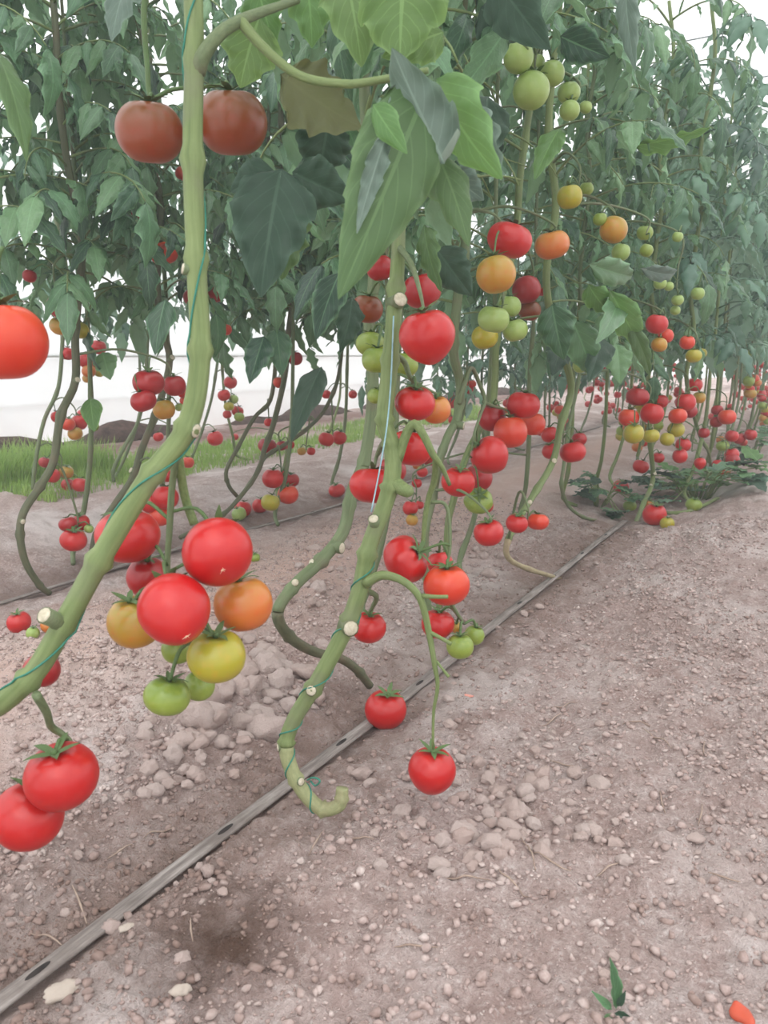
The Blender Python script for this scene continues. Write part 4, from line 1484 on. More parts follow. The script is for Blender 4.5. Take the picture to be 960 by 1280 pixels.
# --- the zigzag stem
cluster([(534, 420, 70, 1.07, 'R', 2, 'large smooth red tomato in front of the zigzag stem under the big curled leaf')], None, catmull([P(500, 310, 1.14), P(511, 325, 1.12), P(518, 340, 1.11), P(525, 365, 1.09), P(530, 388, 1.08)], 5), pl2)
cluster([
    (475, 335, 34, 1.28, 'D', 0, 'dark red tomato in shade behind the tip of the big curled leaf'),
    (459, 386, 40, 1.35, 'B', 0, 'shadowed bronze tomato behind the upper zigzag stem'),
    (527, 363, 50, 1.28, 'D', 1, 'ribbed dark red tomato behind the large smooth red one'),
    (463, 430, 36, 1.34, 'G', 1, 'ribbed green tomato behind the zigzag stem, above two more green ones'),
    (471, 450, 38, 1.26, 'G', 1, 'green tomato half hidden by the zigzag stem'),
    (506, 456, 34, 1.30, 'G', 0, 'green tomato on the far side of the zigzag stem under the smooth red one')], 'shaded fruit of the zigzag stem')
cluster([
    (519, 504, 52, 1.15, 'R', 1, 'bright red tomato beside the zigzag stem in front of an amber one'),
    (545, 512, 38, 1.22, 'O', 0, 'orange tomato half hidden behind the bright red one by the zigzag stem'),
    (470, 495, 22, 1.3, 'G', 0, 'sliver of green tomato behind the zigzag stem at its kink')], 'red and amber pair at the zigzag stem', catmull([P(490, 440, 1.13), P(505, 452, 1.16), P(512, 470, 1.17), P(522, 480, 1.18), P(545, 492, 1.2)], 5), pl2)
cluster([
    (513, 560, 54, 1.24, 'R', 1, 'red tomato seen on both sides of the fork of the zigzag stem'),
    (466, 607, 57, 1.22, 'R', 3, 'wide ribbed red tomato behind the pale blue twine'),
    (490, 588, 36, 1.31, 'D', 0, 'dark red tomato mostly behind the zigzag stem next to the wide ribbed one')], 'fruit behind the fork', catmull([P(489, 540, 1.14), P(478, 555, 1.2), P(471, 570, 1.23), P(468, 585, 1.23)], 5), pl2)
BEAN = [(507, 699, 62, 1.19, 'R', 3, 'large bean shaped red tomato under the forked branch', (R_ * 0.8 + Vector((0, 0, .6)) - F_ * .3).normalized()),
    (558, 731, 58, 1.17, 'S', 1, 'orange red ribbed tomato next to the bean shaped one, with a curled calyx'),
    (550, 704, 32, 1.27, 'R', 0, 'red tomato glimpsed between the bean shaped and the orange red ones')]
cluster(BEAN, 'bean shaped tomato and its neighbours', TR['drop2'])
cluster([(461, 784, 44, 1.23, 'R', 1, 'red tomato hanging just behind the large white cut stub')], None, catmull([P(452, 735, 1.14), P(470, 745, 1.18), P(466, 758, 1.21), P(461, 766, 1.22)], 5), pl2)
cluster([
    (547, 780, 42, 1.30, 'R', 1, 'red tomato behind the bare drooping truss over the tape'),
    (575, 808, 34, 1.28, 'G', 0, 'green tomato hanging over the tape in front of a smaller green one'),
    (593, 794, 25, 1.34, 'G', 0, 'smaller green tomato behind the green one over the tape'),
    (570, 784, 15, 1.36, 'A', 0, 'pale small tomato between the red and green ones over the tape')], 'fruit over the tape', catmull([P(557, 720, 1.22), P(563, 752, 1.27), P(572, 768, 1.3), P(580, 780, 1.31)], 5), pl2)
cluster([(482, 888, 52, 'g', 'R', 0, 'red tomato resting against the drip tape near the hooked stem foot')], None, None, None, False)
cluster([(540, 963, 59, 1.16, 'R', 2, 'red tomato hanging from the long bare truss just over the crumbly soil', Vector((0.05, 0, 1)))], None, TR['low'])
cluster([
    (513, 635, 20, -1.3, 'R', 0, 'small red tomato in the gap between zigzag stem and forked branch'),
    (524, 631, 12, -1.35, 'R', 0, 'tiny red tomato beside the small one in the stem gap'),
    (515, 650, 16, -1.28, 'A', 0, 'small yellow tomato under the red one in the stem gap'),
    (521, 604, 13, -1.35, 'R', 0, 'tiny red tomato higher in the stem gap'),
    (528, 590, 14, -1.4, 'R', 0, 'tiny red tomato highest in the stem gap, close to the green stem')], 'small fruit in the stem gap')

# --- clusters at the middle stems
cluster([
    (612, 569, 48, -0.735, 'R', 2, 'glossy rounded red tomato hanging beneath the orange red one in the middle bunch', (R_ * -0.75 + Vector((0, 0, .7)) - F_ * .1).normalized()),
    (573, 602, 42, -0.77, 'R', 1, 'red tomato with a large calyx beside the glossy rounded one'),
    (598, 597, 36, -0.81, 'D', 0, 'dark red tomato behind the glossy rounded one in the middle bunch'),
    (598, 626, 36, -0.76, 'G', 3, 'green ribbed tomato showing its calyx under the middle bunch', (Vector((0, 0, .7)) - F_ * .6).normalized()),
    (606, 632, 22, -0.80, 'R', 0, 'red tomato mostly behind the green ribbed one')], 'middle bunch', TR['fork'])
cluster([
    (638, 540, 43, -0.77, 'S', 0, 'orange red tomato in the middle of the upper bunch by the forked branch'),
    (654, 506, 42, -0.75, 'R', 1, 'bright red tomato at the top of the upper bunch by the forked branch'),
    (666, 530, 32, -0.79, 'S', 0, 'orange red tomato at the outer side of the upper bunch'),
    (615, 522, 36, -0.84, 'D', 0, 'dark red tomato at the back of the upper bunch behind the branch')], 'upper bunch at the forked branch', TR['fork2'])
cluster([(611, 666, 38, 1.75, 'R', 1, 'red tomato hanging alone low over the clods past the middle bunch')], None)
cluster([
    (646, 654, 28, 1.95, 'R', 1, 'red tomato partly behind the slanting pale stem near the soil'),
    (672, 652, 28, 2.0, 'S', 3, 'orange red flat tomato on the far side of the slanting pale stem near the soil')], 'pair at the slanting stem foot')
cluster([
    (637, 300, 57, -0.66, 'R', 3, 'deeply ribbed red tomato hanging high above the smooth orange one'),
    (620, 343, 49, -0.64, 'A', 0, 'smooth orange amber tomato under the deeply ribbed red one')], 'high ribbed and smooth pair', catmull([PX(560, 340, -.84), PX(585, 270, -.78), PX(604, 264, -.72), PX(620, 270, -.69), PX(632, 284, -.67)], 5), pl4)
cluster([
    (617, 399, 40, -0.68, 'L', 1, 'ribbed green tomato at the front of the green trio under the amber one'),
    (644, 413, 32, -0.69, 'L', 1, 'green tomato with a tiny leaf, outer fruit of the green trio'),
    (637, 383, 28, -0.72, 'L', 0, 'small green tomato at the top of the green trio'),
    (606, 421, 34, -0.74, 'Y', 0, 'shaded olive tomato behind the bottom of the green trio')], 'green trio')
cluster([(690, 306, 44, -0.64, 'O', 1, 'orange tomato with a dark calyx hanging alone against dark leaves')], None)
cluster([
    (658, 362, 36, -0.86, 'D', 0, 'dark red tomato behind the pale stem below the lone orange fruit'),
    (675, 358, 26, -0.9, 'D', 0, 'dark red tomato beside the pale stem at the back of the shaded three'),
    (662, 388, 28, -0.86, 'B', 0, 'brownish red tomato lowest of the shaded three by the pale stem')], 'shaded three by the pale stem')
cluster([
    (664, 113, 46, -0.62, 'L', 0, 'largest green tomato of the high green bunch below the dark leaf'),
    (648, 72, 38, -0.64, 'L', 0, 'green tomato at the top of the high green bunch'),
    (690, 92, 32, -0.62, 'L', 0, 'green tomato beside the largest one in the high green bunch'),
    (670, 78, 22, -0.66, 'L', 0, 'small green tomato behind the others of the high green bunch')], 'high green bunch')
cluster([
    (711, 116, 28, -0.60, 'L', 0, 'small green tomato upper of the lower green three under the high bunch'),
    (712, 138, 26, -0.58, 'L', 0, 'pale green round tomato lowest of the small green three'),
    (732, 134, 16, -0.60, 'L', 0, 'tiny green tomato at the outer side of the small green three')], 'small green three')
cluster([(712, 246, 32, -0.62, 'Y', 0, 'dull olive tomato hanging in deep leaf shade above the row'),
         (733, 236, 18, -0.66, 'G', 0, 'small green tomato beside the dull olive one in deep shade')], 'olive fruit in the shade')
cluster([
    (767, 287, 34, -0.55, 'A', 0, 'amber tomato in the leafy row above a yellow green one'),
    (776, 315, 23, -0.55, 'L', 0, 'yellow green tomato just beneath the amber one in the leafy row'),
    (750, 274, 17, -0.58, 'G', 0, 'green tomato behind the amber one in the leafy row')], 'amber and green in the leafy row')
cluster([
    (808, 313, 17, -0.52, 'G', 0, 'dim green tomato in the leaves, lower of two beyond the amber fruit'),
    (806, 291, 20, -0.55, 'G', 0, 'dim green tomato in the leaves, upper of two beyond the amber fruit')], 'dim green two')
cluster([
    (825, 354, 16, -0.5, 'L', 0, 'green tomato at the top of the small chain in the leafy row'),
    (836, 358, 12, -0.5, 'L', 0, 'tiny green tomato next to the top of the small leafy chain'),
    (847, 375, 15, -0.49, 'L', 0, 'green tomato in the middle of the small leafy chain'),
    (844, 388, 13, -0.5, 'L', 0, 'green tomato at the bottom of the small leafy chain'),
    (872, 367, 17, -0.47, 'L', 0, 'round green tomato standing apart from the small leafy chain'),
    (847, 296, 14, -0.47, 'L', 0, 'single green tomato high in the leaves over the small chain')], 'small leafy chain')
cluster([
    (821, 405, 27, -0.52, 'R', 0, 'bright red tomato at the top of the short bunch under the leaf curl'),
    (832, 420, 20, -0.53, 'S', 0, 'orange red tomato in the middle of the short bunch under the leaf curl'),
    (824, 431, 20, -0.51, 'A', 0, 'amber yellow tomato at the bottom of the short bunch under the leaf curl')], 'short bunch under the leaf curl')
cluster([
    (859, 428, 19, -0.48, 'S', 0, 'brownish red tomato above the pair of yellow green ones'),
    (867, 445, 20, -0.47, 'Y', 1, 'yellow green tomato under the brownish red one'),
    (876, 442, 15, -0.49, 'Y', 0, 'smaller yellow green tomato half behind its twin under the brownish red one')], 'yellow green pair')
cluster([(934, 442, 11, -0.42, 'G', 0, 'single tiny green tomato at the outer face of the far leaves')], None)
cluster([(726, 457, 20, -0.68, 'L', 0, 'green tomato hanging in the leaf bottoms beside a small leaf tip')], None)
cluster([(799, 450, 12, -0.6, 'G', 0, 'small green tomato in the leaf bottoms over the upright stem')], None)
cluster([
    (716, 565, 32, -0.70, 'R', 1, 'broad red tomato at the front of the bunch behind the slanting pale stem'),
    (687, 543, 22, -0.82, 'R', 0, 'red tomato at the top of the bunch, left of the slanting pale stem'),
    (688, 564, 21, -0.80, 'R', 0, 'red tomato under the top one beside the slanting pale stem'),
    (724, 549, 19, -0.76, 'D', 0, 'dark red tomato behind the broad one of the slanting stem')], 'bunch at the slanting stem')

# --- the upright stem by the tape end
cluster([
    (815, 517, 29, -0.60, 'R', 0, 'red tomato hanging centrally in front of the upright stem, the boldest of its bunch'),
    (797, 496, 28, -0.66, 'D', 1, 'dark red tomato above the orange red one at the upright stem'),
    (786, 522, 25, -0.68, 'S', 0, 'orange red tomato at the outer side of the upright stem bunch'),
    (825, 502, 20, -0.66, 'R', 0, 'red tomato behind the boldest one at the upright stem'),
    (792, 542, 26, -0.60, 'Y', 0, 'yellow green tomato at the bottom of the upright stem bunch'),
    (814, 545, 21, -0.58, 'Y', 1, 'small ribbed yellow green tomato below the boldest red one'),
    (823, 532, 13, -0.61, 'G', 0, 'tiny green tomato beside the ribbed yellow green one')], 'bunch of the upright stem')
cluster([
    (857, 503, 25, -0.52, 'R', 0, 'red tomato at the top of the bunch just past the upright stem'),
    (847, 520, 23, -0.53, 'S', 1, 'brownish orange tomato in the middle of the bunch past the upright stem'),
    (868, 481, 20, -0.55, 'R', 1, 'red tomato high over the yellow one past the upright stem'),
    (874, 497, 16, -0.50, 'A', 0, 'yellow tomato tucked beside the red ones past the upright stem'),
    (845, 537, 21, -0.54, 'Y', 0, 'yellow green tomato under the brownish orange one'),
    (834, 549, 18, -0.56, 'Y', 0, 'yellow green tomato lowest in the bunch past the upright stem'),
    (862, 514, 19, -0.57, 'D', 0, 'dark red tomato behind the brownish orange one')], 'bunch past the upright stem')
cluster([(850, 570, 19, -0.55, 'R', 0, 'red tomato above the sprawling leaves, lower of two'), (854, 556, 19, -0.56, 'R', 0, 'red tomato above the sprawling leaves, upper of two'),
         (875, 579, 15, -0.5, 'R', 2, 'pointed red tomato behind the bright flat leaf of the sprawling heap'),
         (880, 541, 14, -0.5, 'D', 0, 'dark red tomato beyond the kinked pale foot of the slender stem')], 'fruit above the sprawling leaves')
cluster([
    (818, 646, 29, 'g', 'R', 0, 'red tomato on the soil against the foot of the upright stem'),
    (834, 654, 18, 'g', 'Y', 0, 'yellow green tomato on the soil beside the red one at the stem foot'),
    (787, 635, 17, 'g', 'G', 1, 'green tomato on the soil where the tape ends'),
    (867, 633, 20, 'g', 'G', 1, 'green tomato on the soil by the side branch lying on the ground'),
    (811, 632, 15, 'g', 'O', 0, 'orange tomato wedged behind the red one at the stem foot'),
    (776, 609, 20, 'g', 'R', 1, 'flat red tomato lying among dark leaves near the tape end'),
    (801, 583, 20, -0.76, 'R', 1, 'red tomato over the flat one among the sprawling leaves'),
    (823, 572, 15, -0.72, 'R', 0, 'small red tomato just behind the upright stem among the sprawling leaves')], 'fruit around the stem foot')

# --- small fruit of the receding rows, built on the plants they hang from
def far_fruit(keys, n0, n1, label, group, zr, limit):
    cnt = 0
    for key in keys:
        pl = PLANTS[key]
        for _ in range(1 if pl.base.x > -1.5 else rt.choice((1, 2))):
            if cnt >= limit:
                return
            z = rt.uniform(*zr)
            q = min(pl.pts, key=lambda p: abs(p.z - z))
            side = rt.choice((-1, 1)) if pl.base.x < -0.8 else 1
            c = q + Vector((side * rt.uniform(.03, .10), rt.uniform(-.12, .12), -0.06))
            tr = catmull([q, q.lerp(c, .5) + Vector((0, 0, .03)), c + Vector((0, 0, .03)), c + Vector((0, 0, -.05))], 3)
            obj('truss', MB().tube(tr, .003, 5).mesh('truss', pl.base), M['stem_mid'], pl.root)
            for k in range(rt.randint(n0, n1)):
                d = rt.uniform(.05, .085)
                a = rt.uniform(0, 6.28)
                p = c + Vector((math.cos(a) * .035, math.sin(a) * .045, -0.03 - k * 0.028))
                p.z = max(p.z, gz(p.x, p.y) + d * .4)
                cl = rt.choice('RRRRRSSDOAYG')
                tomato(p, d, cl, rt.choice((0, 0, 1)), (label % COLWORD[cl]).capitalize() if False else label % COLWORD[cl], group % COLWORD[cl], tr, None, 1 if depth_of(p) < 6.5 else 0)
                cnt += 1
far_fruit([k for k, y in FARA if y < 9.5], 3, 5, 'small %s tomato in the far fruit band under the receding leafy row', 'far %s fruit of the leafy row', (0.28, 0.70), 74)
far_fruit([k for k in PLANTS if k.startswith('Bf')][:9], 2, 4, 'small %s tomato low on the farther stems of the second row', 'far %s fruit of the second row', (0.2, 0.75), 24)

def distant_fruit():
    mb = MB()
    src = TOM_SMALL[0]
    bv = [v.co.copy() for v in src.vertices]
    t8 = tomato_mesh(0, 9, 6, 'tmp')
    bv, bf = [v.co.copy() for v in t8.vertices], [tuple(p.vertices) for p in t8.polygons]
    for k in range(230):
        y = rt.uniform(7.6, 15)
        x = rt.choice((-0.48, -0.52, -0.55, -0.95)) + rt.uniform(-.06, .14)
        d = rt.uniform(.05, .08)
        mb.add(bv, bf, Matrix.Translation((x, y, gz(x, y) + rt.uniform(.05, .62))) @ Matrix.Scale(d, 4))
    for k in range(100):
        y = rt.uniform(6.5, 11)
        x = XB + rt.uniform(-.3, .3)
        mb.add(bv, bf, Matrix.Translation((x, y, gz(x, y) + rt.uniform(.1, .75))) @ Matrix.Scale(rt.uniform(.05, .08), 4))
    o = obj('distant_tomatoes', mb.mesh('distant_tomatoes'), TM['R'])
    o['kind'] = 'stuff'
    o['label'] = 'haze of tiny red tomatoes at the far end of the row'
    o['category'] = 'tomatoes'
distant_fruit()
# ------------------------------------------------------------------ the big leaves close to the camera, placed one by one
def big_leaf(pl, base, tip, width, mat, side=0.0, label=None, twist_to=None, petiole=None, **k):
    """a leaflet from world point base to tip; side turns its upper face about the length axis (0 = towards the camera)"""
    v = tip - base
    L = v.length
    kw = dict(na=22, nc=7, teeth=4, fold=0.25, curv=0.6, droop=0.3, wav=0.2, tdepth=0.16, seed=int(abs(base.x * 1000)) % 97)
    kw.update(k)
    me = leaflet('leaf', L, width, **kw)
    # chord of the bent midrib is shorter than L: stretch back
    n = kw['na']; w = 2 * kw['nc'] + 1
    end = me.vertices[n * w + kw['nc']].co.copy()
    me.materials.append(mat)
    y = v.normalized()
    toc = (C0 - (base + tip) / 2).normalized()
    z = (toc - y * toc.dot(y)).normalized()
    z = (Quaternion(y, side) @ z)
    x = y.cross(z)
    Mx = Matrix((x, y, z)).transposed().to_4x4()
    ang = math.atan2(end.z, end.y)
    S = L / Vector((0, end.y, end.z)).length
    Mx = Matrix.Translation(base - pl.base) @ Mx @ Matrix.Rotation(-ang, 4, 'X') @ Matrix.Scale(S, 4)
    o = obj('leaf', me, None, pl.root)
    o.matrix_basis = Mx
    if label:
        o['label'] = label
    if petiole:
        q = catmull([p - pl.base for p in petiole], 5)
        obj('petiole', MB().tube(q, lerp_list([.0035, .003, .0022], len(q)), 7).mesh('petiole'), M['stem_green'], pl.root)
    return o

pet = [P(300, 26, 0.80), P(330, 60, 0.80), P(375, 95, 0.80), P(430, 105, 0.79), P(475, 100, 0.77), P(535, 88, 0.75)]
pq = catmull([p - pl1.base for p in pet], 5)
obj('petiole', MB().tube(pq, lerp_list([.006, .005, .0045, .004, .003], len(pq)), 9).mesh('petiole'), M['stem_green'], pl1.root)
# central curled leaf: rolled margin showing its pale underside
big_leaf(pl1, P(540, 92, 0.76), P(423, 374, 0.70), 0.112, M['leaf_big'], side=-0.1, label='large drooping leaf with a rolled pale margin', fold=0.15, curv=0.9, droop=0.35, wav=0.22, teeth=5, tdepth=0.10)
big_leaf(pl1, P(556, 205, 0.735), P(490, 60, 0.72), 0.085, M['leaf_grey'], side=0.1, label='grey curled upper lobe of the drooping leaf', fold=-0.5, curv=-1.3, droop=-0.7, teeth=4, tdepth=0.12, wav=0.4, twist=0.35)
big_leaf(pl1, P(486, 160, 0.71), P(446, 292, 0.695), 0.030, M['leaf_grey'], side=-0.3, label='pale rolled margin of the drooping leaf', fold=-0.5, curv=-1.4, droop=-0.3, wav=0.45, teeth=5, tdepth=0.15, twist=-0.4)
big_leaf(pl1, P(466, 130, 0.71), P(509, 192, 0.695), 0.034, M['leaf_bright'], side=0.3, label='small yellow green folded lobe', fold=0.2, curv=0.9, droop=0.4, teeth=2, tdepth=0.05)
big_leaf(pl1, P(545, 98, 0.78), P(628, 224, 0.76), 0.085, M['leaf_bright'], side=0.5, label='bright green leaf beside the drooping one', fold=0.2, curv=0.9, droop=0.7, teeth=3, tdepth=0.08)
big_leaf(pl1, P(545, 190, 0.80), P(586, 308, 0.78), 0.062, M['leaf_big'], side=-0.4, fold=0.3, curv=1.3, droop=0.5, teeth=3, tdepth=0.08)
big_leaf(pl1, P(600, 130, 0.84), P(630, 228, 0.85), 0.05, M['leaf_grey'], side=0.9, fold=0.3, curv=1.0, droop=0.5, teeth=3)
big_leaf(pl1, P(560, 215, 0.84), P(605, 250, 0.85), 0.05, M['leaf_grey'], side=0.2, fold=0.3, curv=0.8, droop=0.5, teeth=3)
big_leaf(pl1, P(505, -30, 0.80), P(500, 78, 0.80), 0.115, M['leaf_lit'], side=0.2, label='backlit light green leaf at the top edge', fold=0.1, curv=0.5, droop=0.4, teeth=3)
big_leaf(pl1, P(430, -40, 0.84), P(452, 84, 0.84), 0.085, M['leaf_lit'], side=-0.4, label='backlit yellow green leaf at the top edge', fold=0.2, curv=0.6, droop=0.3, teeth=3)
big_leaf(pl1, P(555, 40, 0.84), P(478, 72, 0.82), 0.06, M['leaf_lit'], side=0.3, fold=0.2, curv=0.6, droop=0.3)
big_leaf(pl1, P(350, 92, 0.86), P(452, 160, 0.90), 0.10, M['leaf_olive'], side=2.6, label='olive leaf seen from its shaded underside', fold=0.2, curv=0.4, droop=0.3, tdepth=0.08)
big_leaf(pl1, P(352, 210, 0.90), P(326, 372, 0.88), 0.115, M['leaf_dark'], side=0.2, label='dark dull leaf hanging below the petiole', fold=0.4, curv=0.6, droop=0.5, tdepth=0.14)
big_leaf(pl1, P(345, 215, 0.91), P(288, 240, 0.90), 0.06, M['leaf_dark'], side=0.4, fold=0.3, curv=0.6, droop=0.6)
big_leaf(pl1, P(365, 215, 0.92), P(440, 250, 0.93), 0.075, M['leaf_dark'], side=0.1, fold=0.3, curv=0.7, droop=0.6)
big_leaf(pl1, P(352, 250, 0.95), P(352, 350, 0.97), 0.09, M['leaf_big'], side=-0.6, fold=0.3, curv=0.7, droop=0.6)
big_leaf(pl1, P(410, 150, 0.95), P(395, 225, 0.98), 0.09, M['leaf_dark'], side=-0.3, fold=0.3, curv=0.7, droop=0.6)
big_leaf(pl1, P(325, 20, 0.88), P(300, 110, 0.92), 0.09, M['leaf_lit'], side=0.4, fold=0.3, curv=0.6, droop=0.4)
big_leaf(pl1, P(380, -40, 0.88), P(390, 60, 0.9), 0.08, M['leaf_bright'], side=-0.5, fold=0.3, curv=0.7, droop=0.4)
big_leaf(pl1, P(320, -30, 0.9), P(345, 60, 0.92), 0.07, M['leaf_bright'], side=0.5, fold=0.3, curv=0.7, droop=0.4)
big_leaf(pl1, P(-6, 62, 0.86), P(33, 202, 0.83), 0.05, M['leaf_big'], side=-0.6, label='narrow hanging leaf with a yellowing tip', fold=0.3, curv=0.9, droop=0.5, teeth=3, tdepth=0.08, petiole=[P(-20, 20, .88), P(-14, 40, .87), P(-6, 62, .86)])
big_leaf(pl1, P(165, -30, 0.88), P(140, 52, 0.85), 0.055, M['leaf_grey'], side=0.8, fold=0.3, curv=0.9, droop=0.4, tdepth=0.06)
big_leaf(pl2, P(425, 340, 1.2), P(395, 425, 1.2), 0.065, M['leaf'], side=0.3, fold=0.3, curv=0.6, droop=0.6)
big_leaf(pl2, P(440, 370, 1.25), P(425, 440, 1.25), 0.06, M['leaf_dark'], side=-0.5, fold=0.3, curv=0.6, droop=0.6)
big_leaf(pl2, P(530, 280, 1.15), P(552, 365, 1.13), 0.055, M['leaf_big'], side=0.8, fold=0.3, curv=0.8, droop=0.4, tdepth=0.06)
big_leaf(pl2, P(545, 310, 1.3), P(590, 370, 1.3), 0.09, M['leaf_dark'], side=0.2, fold=0.3, curv=0.8, droop=0.4)
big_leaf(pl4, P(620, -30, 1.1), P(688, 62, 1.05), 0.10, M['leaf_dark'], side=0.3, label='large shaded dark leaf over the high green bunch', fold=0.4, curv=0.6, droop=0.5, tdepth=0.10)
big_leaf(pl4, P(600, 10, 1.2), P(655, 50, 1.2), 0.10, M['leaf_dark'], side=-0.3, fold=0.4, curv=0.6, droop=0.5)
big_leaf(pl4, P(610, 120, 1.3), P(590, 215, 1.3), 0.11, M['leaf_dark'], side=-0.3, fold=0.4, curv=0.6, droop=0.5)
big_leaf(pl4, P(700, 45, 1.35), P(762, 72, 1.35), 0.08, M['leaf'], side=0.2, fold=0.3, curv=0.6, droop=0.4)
big_leaf(pl6, P(782, -20, 1.35), P(794, 88, 1.32), 0.055, M['leaf_grey'], side=0.5, label='grey underside of a leaf hanging tip down', fold=0.3, curv=0.9, droop=0.3, tdepth=0.06)
big_leaf(pl6, P(790, 182, 2.0), P(890, 158, 1.95), 0.085, M['leaf_bright'], side=0.9, label='long pale leaf folded along its midrib', fold=0.7, curv=0.7, droop=0.3, tdepth=0.06)
big_leaf(pl6, P(700, 160, 1.7), P(668, 225, 1.65), 0.07, M['leaf_bright'], side=0.4, fold=0.3, curv=0.7, droop=0.4)
B6 = PLANTS['B6']
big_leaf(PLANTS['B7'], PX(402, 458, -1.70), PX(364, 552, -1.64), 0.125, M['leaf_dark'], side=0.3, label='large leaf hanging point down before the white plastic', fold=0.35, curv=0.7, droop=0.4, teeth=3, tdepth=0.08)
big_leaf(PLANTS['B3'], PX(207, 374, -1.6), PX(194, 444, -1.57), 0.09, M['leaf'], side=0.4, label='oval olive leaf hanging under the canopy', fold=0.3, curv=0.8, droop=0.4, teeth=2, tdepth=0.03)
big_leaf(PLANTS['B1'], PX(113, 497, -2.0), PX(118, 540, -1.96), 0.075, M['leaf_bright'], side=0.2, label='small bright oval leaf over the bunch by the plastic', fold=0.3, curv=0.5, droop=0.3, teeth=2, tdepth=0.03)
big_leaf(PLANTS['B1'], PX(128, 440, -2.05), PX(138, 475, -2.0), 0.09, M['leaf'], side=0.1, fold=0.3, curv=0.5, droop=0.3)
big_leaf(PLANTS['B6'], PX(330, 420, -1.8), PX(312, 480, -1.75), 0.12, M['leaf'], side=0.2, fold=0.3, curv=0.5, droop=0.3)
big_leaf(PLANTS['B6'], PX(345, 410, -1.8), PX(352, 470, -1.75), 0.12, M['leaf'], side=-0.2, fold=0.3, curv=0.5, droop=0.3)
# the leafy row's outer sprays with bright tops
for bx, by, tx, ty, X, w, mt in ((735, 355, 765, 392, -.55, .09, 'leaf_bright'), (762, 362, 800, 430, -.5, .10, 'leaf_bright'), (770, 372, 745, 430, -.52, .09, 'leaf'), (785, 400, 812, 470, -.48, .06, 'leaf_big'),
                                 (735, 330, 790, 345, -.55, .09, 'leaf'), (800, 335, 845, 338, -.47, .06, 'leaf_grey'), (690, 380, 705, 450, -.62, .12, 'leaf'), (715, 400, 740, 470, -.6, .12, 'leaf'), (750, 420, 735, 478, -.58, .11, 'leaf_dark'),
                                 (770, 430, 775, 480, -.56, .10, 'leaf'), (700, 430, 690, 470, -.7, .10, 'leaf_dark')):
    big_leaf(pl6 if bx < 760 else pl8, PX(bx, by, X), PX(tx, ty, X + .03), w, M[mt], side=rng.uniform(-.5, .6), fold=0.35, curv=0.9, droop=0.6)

# --- low shoots sprawling over the soil at the end of the tape
BROAD = [leaf_mesh(M['leaf'], 1.0, 0.78, na=12, nc=3, teeth=3, fold=0.15, curv=0.3, droop=0.35, wav=0.15, seed=60 + k, tdepth=0.07) for k in range(4)]
def sprawl(cx, cy, spots, label, near):
    h = gz(cx, cy)
    root = empty('tomato_shoot', (cx, cy, h))
    tag(root, label, 'plant')
    r = random.Random(int(cx * 1000 + cy * 77))
    for (dx, dy, ln, az, w, mt) in spots:
        b = Vector((dx, dy, 0))
        b.z = gz(cx + dx, cy + dy) - h + r.uniform(0.02, 0.14)
        pts = catmull([Vector((dx * .2, dy * .2, 0)), b * 0.5 + Vector((0, 0, .05)), b], 4)
        obj('shoot', MB().tube(pts, lerp_list([.004, .003, .002], len(pts)), 6).mesh('shoot'), M['stem_green'], root)
        for kk in range(3):
            a2 = az + (kk - 1) * 0.9
            el = r.uniform(-.2, .6)
            me = BROAD[r.randrange(4)]
            o = obj('leaf', me, None, root)
            o.matrix_basis = Matrix.Translation(b) @ Matrix.Rotation(a2, 4, 'Z') @ Matrix.Rotation(el, 4, 'X') @ Matrix.Scale(ln * (1 if kk == 1 else .75), 4)
            set_mat(o, M[mt])
rs = random.Random(5)
def rnd_spots(n, sx, sy, l0, l1, mats):
    return [(rs.uniform(-sx, sx), rs.uniform(-sy, sy), rs.uniform(l0, l1), rs.uniform(0, 6.28), 0.6, rs.choice(mats)) for _ in range(n)]
sprawl(-0.54, 3.98, rnd_spots(34, .28, .26, .10, .16, ['leaf', 'leaf_dark', 'leaf', 'leaf_bright', 'leaf_far']), 'low tomato shoots sprawling over the soil behind the upright stem at the tape end', True)
sprawl(-0.92, 3.6, rnd_spots(16, .16, .22, .08, .13, ['leaf_dark', 'leaf']), 'dark low leaves around the flat red tomato near the tape end', True)
sprawl(-0.42, 5.4, rnd_spots(18, .12, .4, .08, .12, ['leaf', 'leaf_dark']), 'low leaves spilling on the soil beyond the slender kinked stem', False)
sprawl(-0.34, 6.6, rnd_spots(16, .12, .45, .08, .12, ['leaf', 'leaf_dark', 'leaf_grey']), 'trailing leaves on the far soil ridge by the picture edge', False)

# --- weed seedling at the bottom edge
wb = G(768, 1268)
weed = empty('weed_seedling', wb)
tag(weed, 'small green weed with one upright leaf at the bottom of the bare soil', 'weed')
obj('stem', MB().tube([Vector((0, 0, -0.005)), Vector((0.001, 0, 0.012)), Vector((0, 0.003, 0.02))], [.0022, .002, .0015], 7).mesh('stem'), M['stem_green'], weed)
for bx, by, tx, ty, lw, mt, sd in ((770, 1262, 768, 1200, .022, 'leaf', 0.9), (765, 1262, 742, 1240, .010, 'leaf', .2), (768, 1266, 792, 1276, .012, 'leaf_dark', .3), (764, 1266, 752, 1286, .010, 'leaf', -.3), (772, 1258, 782, 1240, .009, 'leaf_dark', .3)):
    dd = depth_of(wb) - 0.012
    b, t = P(bx, by, dd), P(tx, ty, dd - 0.006)
    y = (t - b).normalized()
    toc = (C0 - b).normalized()
    z = Quaternion(y, sd) @ (toc - y * toc.dot(y)).normalized()
    me = leaflet('leaf', (t - b).length, lw, na=12, nc=4, teeth=3, fold=.5, curv=.3, droop=.2, wav=.1, tdepth=.08)
    me.materials.append(M[mt])
    o = obj('leaf', me, None, weed)
    o.matrix_basis = Matrix.Translation(b - wb) @ Matrix((y.cross(z), y, z)).transposed().to_4x4()

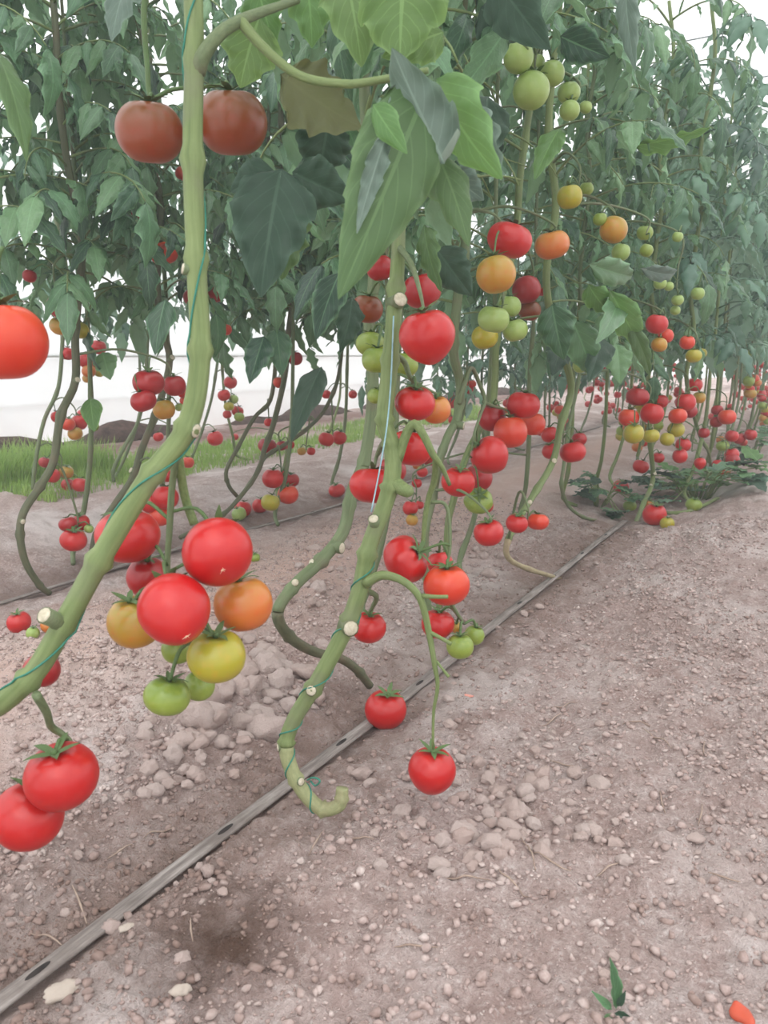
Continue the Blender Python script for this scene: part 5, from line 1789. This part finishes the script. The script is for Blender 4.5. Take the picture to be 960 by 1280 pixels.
# --- red scrap and pink flake on the soil, pale pebbles
def scrap(px, py, r, col, label, name, cat, flat=0.25):
    p = G(px, py)
    mb = MB()
    iv2, if2 = ico(2)
    rr = random.Random(px)
    k = [rr.uniform(0, 6) for _ in range(3)]
    vs = []
    for v in iv2:
        q = 1 + .25 * math.sin(3 * v.x + k[0]) * math.cos(2.5 * v.y + k[1])
        vs.append(Vector((v.x * q, v.y * q * .75, v.z * q * flat + .22 * v.x * v.x * q)))
    me = mesh_from(name, vs, if2)
    o = obj(name, me, col)
    o.location = (p.x, p.y, gz(p.x, p.y) + r * flat * .6)
    o.scale = (r, r, r)
    o.rotation_euler = (rr.uniform(-.3, .3), rr.uniform(-.3, .3), rr.uniform(0, 6))
    tag(o, label, cat)
scrap(927, 1276, 0.013, noisy('tomato_skin', (176, 66, 46), (200, 92, 66), 60, .5, .1), 'torn scrap of red tomato lying at the bottom edge of the soil', 'tomato_scrap', 'tomato scrap', .4)
scrap(586, 874, 0.010, noisy('pink_flake', (206, 132, 118), (220, 160, 146), 50, .8, .1), 'pinkish dry flake on the soil beyond the hanging low tomato', 'dry_flake', 'flake', .15)
peb = noisy('pale_stone', (164, 150, 138), (196, 184, 172), 60, .85, .2)
for px, py, r, lb in ((78, 1246, .017, 'oval pale stone beside the drip tape at the bottom corner'), (226, 1250, .012, 'broken whitish pebble below the damp dark spot on the soil'), (158, 1168, .008, 'small grey pebble on the damp soil next to the drip tape')):
    p = G(px, py)
    o = obj('pebble', clod_meshes[int(px) % 8].copy(), None)
    o.data.materials.clear()
    o.data.materials.append(peb)
    o.location = (p.x, p.y, gz(p.x, p.y) + r * .35)
    o.scale = (r * 1.2, r * .8, r * .7)
    o.rotation_euler = (0, 0, 1.1)
    tag(o, lb, 'pebble')

# --- training twine wound round the stems
twine_mat = noisy('teal_twine', (44, 112, 96), (66, 136, 116), 90, .7, 0)
twine_blue = noisy('pale_blue_twine', (130, 170, 180), (170, 200, 206), 90, .7, 0)
def wound(pl, i0, i1, turns, mat, label, extra=None):
    pts = []
    n = 120
    up0 = Vector((0, 1, 0))
    for k in range(n + 1):
        s = i0 + (i1 - i0) * k / n
        i = min(int(s), len(pl.pts) - 2)
        fr = s - i
        c = pl.pts[i].lerp(pl.pts[i + 1], fr)
        r = pl.rad[i] * (1 - fr) + pl.rad[i + 1] * fr + 0.0006
        t = (pl.pts[i + 1] - pl.pts[i]).normalized()
        x = (up0 - t * up0.dot(t)).normalized()
        y = t.cross(x)
        a = turns * 2 * math.pi * k / n
        pts.append(c + (x * math.cos(a) + y * math.sin(a)) * r)
    o = obj('twine', MB().tube(pts, 0.0011, 6).mesh('twine'), mat)
    tag(o, label, 'twine')
    return pts
n1 = len(pl1.pts)
wound(pl1, 22, n1 - 4, 5.5, twine_mat, 'thin teal twine wound in a spiral up the thick pale green stem')
n2 = len(pl2.pts)
wound(pl2, 12, 62, 6, twine_mat, 'teal twine wound round the hooked lower part of the zigzag stem')
pts = catmull([P(492, 395, 1.105), P(489, 470, 1.105), P(484, 530, 1.10), P(474, 590, 1.10), P(464, 640, 1.105)], 6)
o = obj('twine', MB().tube(pts, 0.0011, 6).mesh('twine'), twine_blue)
tag(o, 'pale blue twine stretched straight before the wide ribbed red tomato', 'twine')
pts = catmull([P(384, 975, 1.12), P(392, 972, 1.11), P(400, 976, 1.10), P(394, 982, 1.11), P(388, 976, 1.12)], 6)
o = obj('twine', MB().tube(pts, 0.0014, 6).mesh('twine'), twine_mat)
tag(o, 'knotted teal twine end at the hooked foot of the zigzag stem', 'twine')

# ------------------------------------------------------------------ distance haze; the volume is added to lift the blacks like a faded filter
hz = NT('black_lift_haze')
hz.t.nodes.remove(hz.b)
vs = hz.n('ShaderNodeVolumeScatter')
vs.inputs['Color'].default_value = (0.93, 0.97, 1.0, 1)
vs.inputs['Density'].default_value = 0.016
vs.inputs['Anisotropy'].default_value = 0.2
hz.l(vs.outputs[0], hz.out.inputs['Volume'])
try:
    hz.m.volume_intersection_method = 'FAST'
except Exception:
    pass
x0, x1, y0, y1, z0, z1 = -5.0, 3.5, -1.5, 24, -0.4, 3.3
hv = [(x, y, z) for z in (z0, z1) for y in (y0, y1) for x in (x0, x1)]
hf = [(0, 2, 3, 1), (4, 5, 7, 6), (0, 1, 5, 4), (2, 6, 7, 3), (0, 4, 6, 2), (1, 3, 7, 5)]
o = obj('haze', mesh_from('haze', hv, hf, False), hz.m)
o['kind'] = 'stuff'
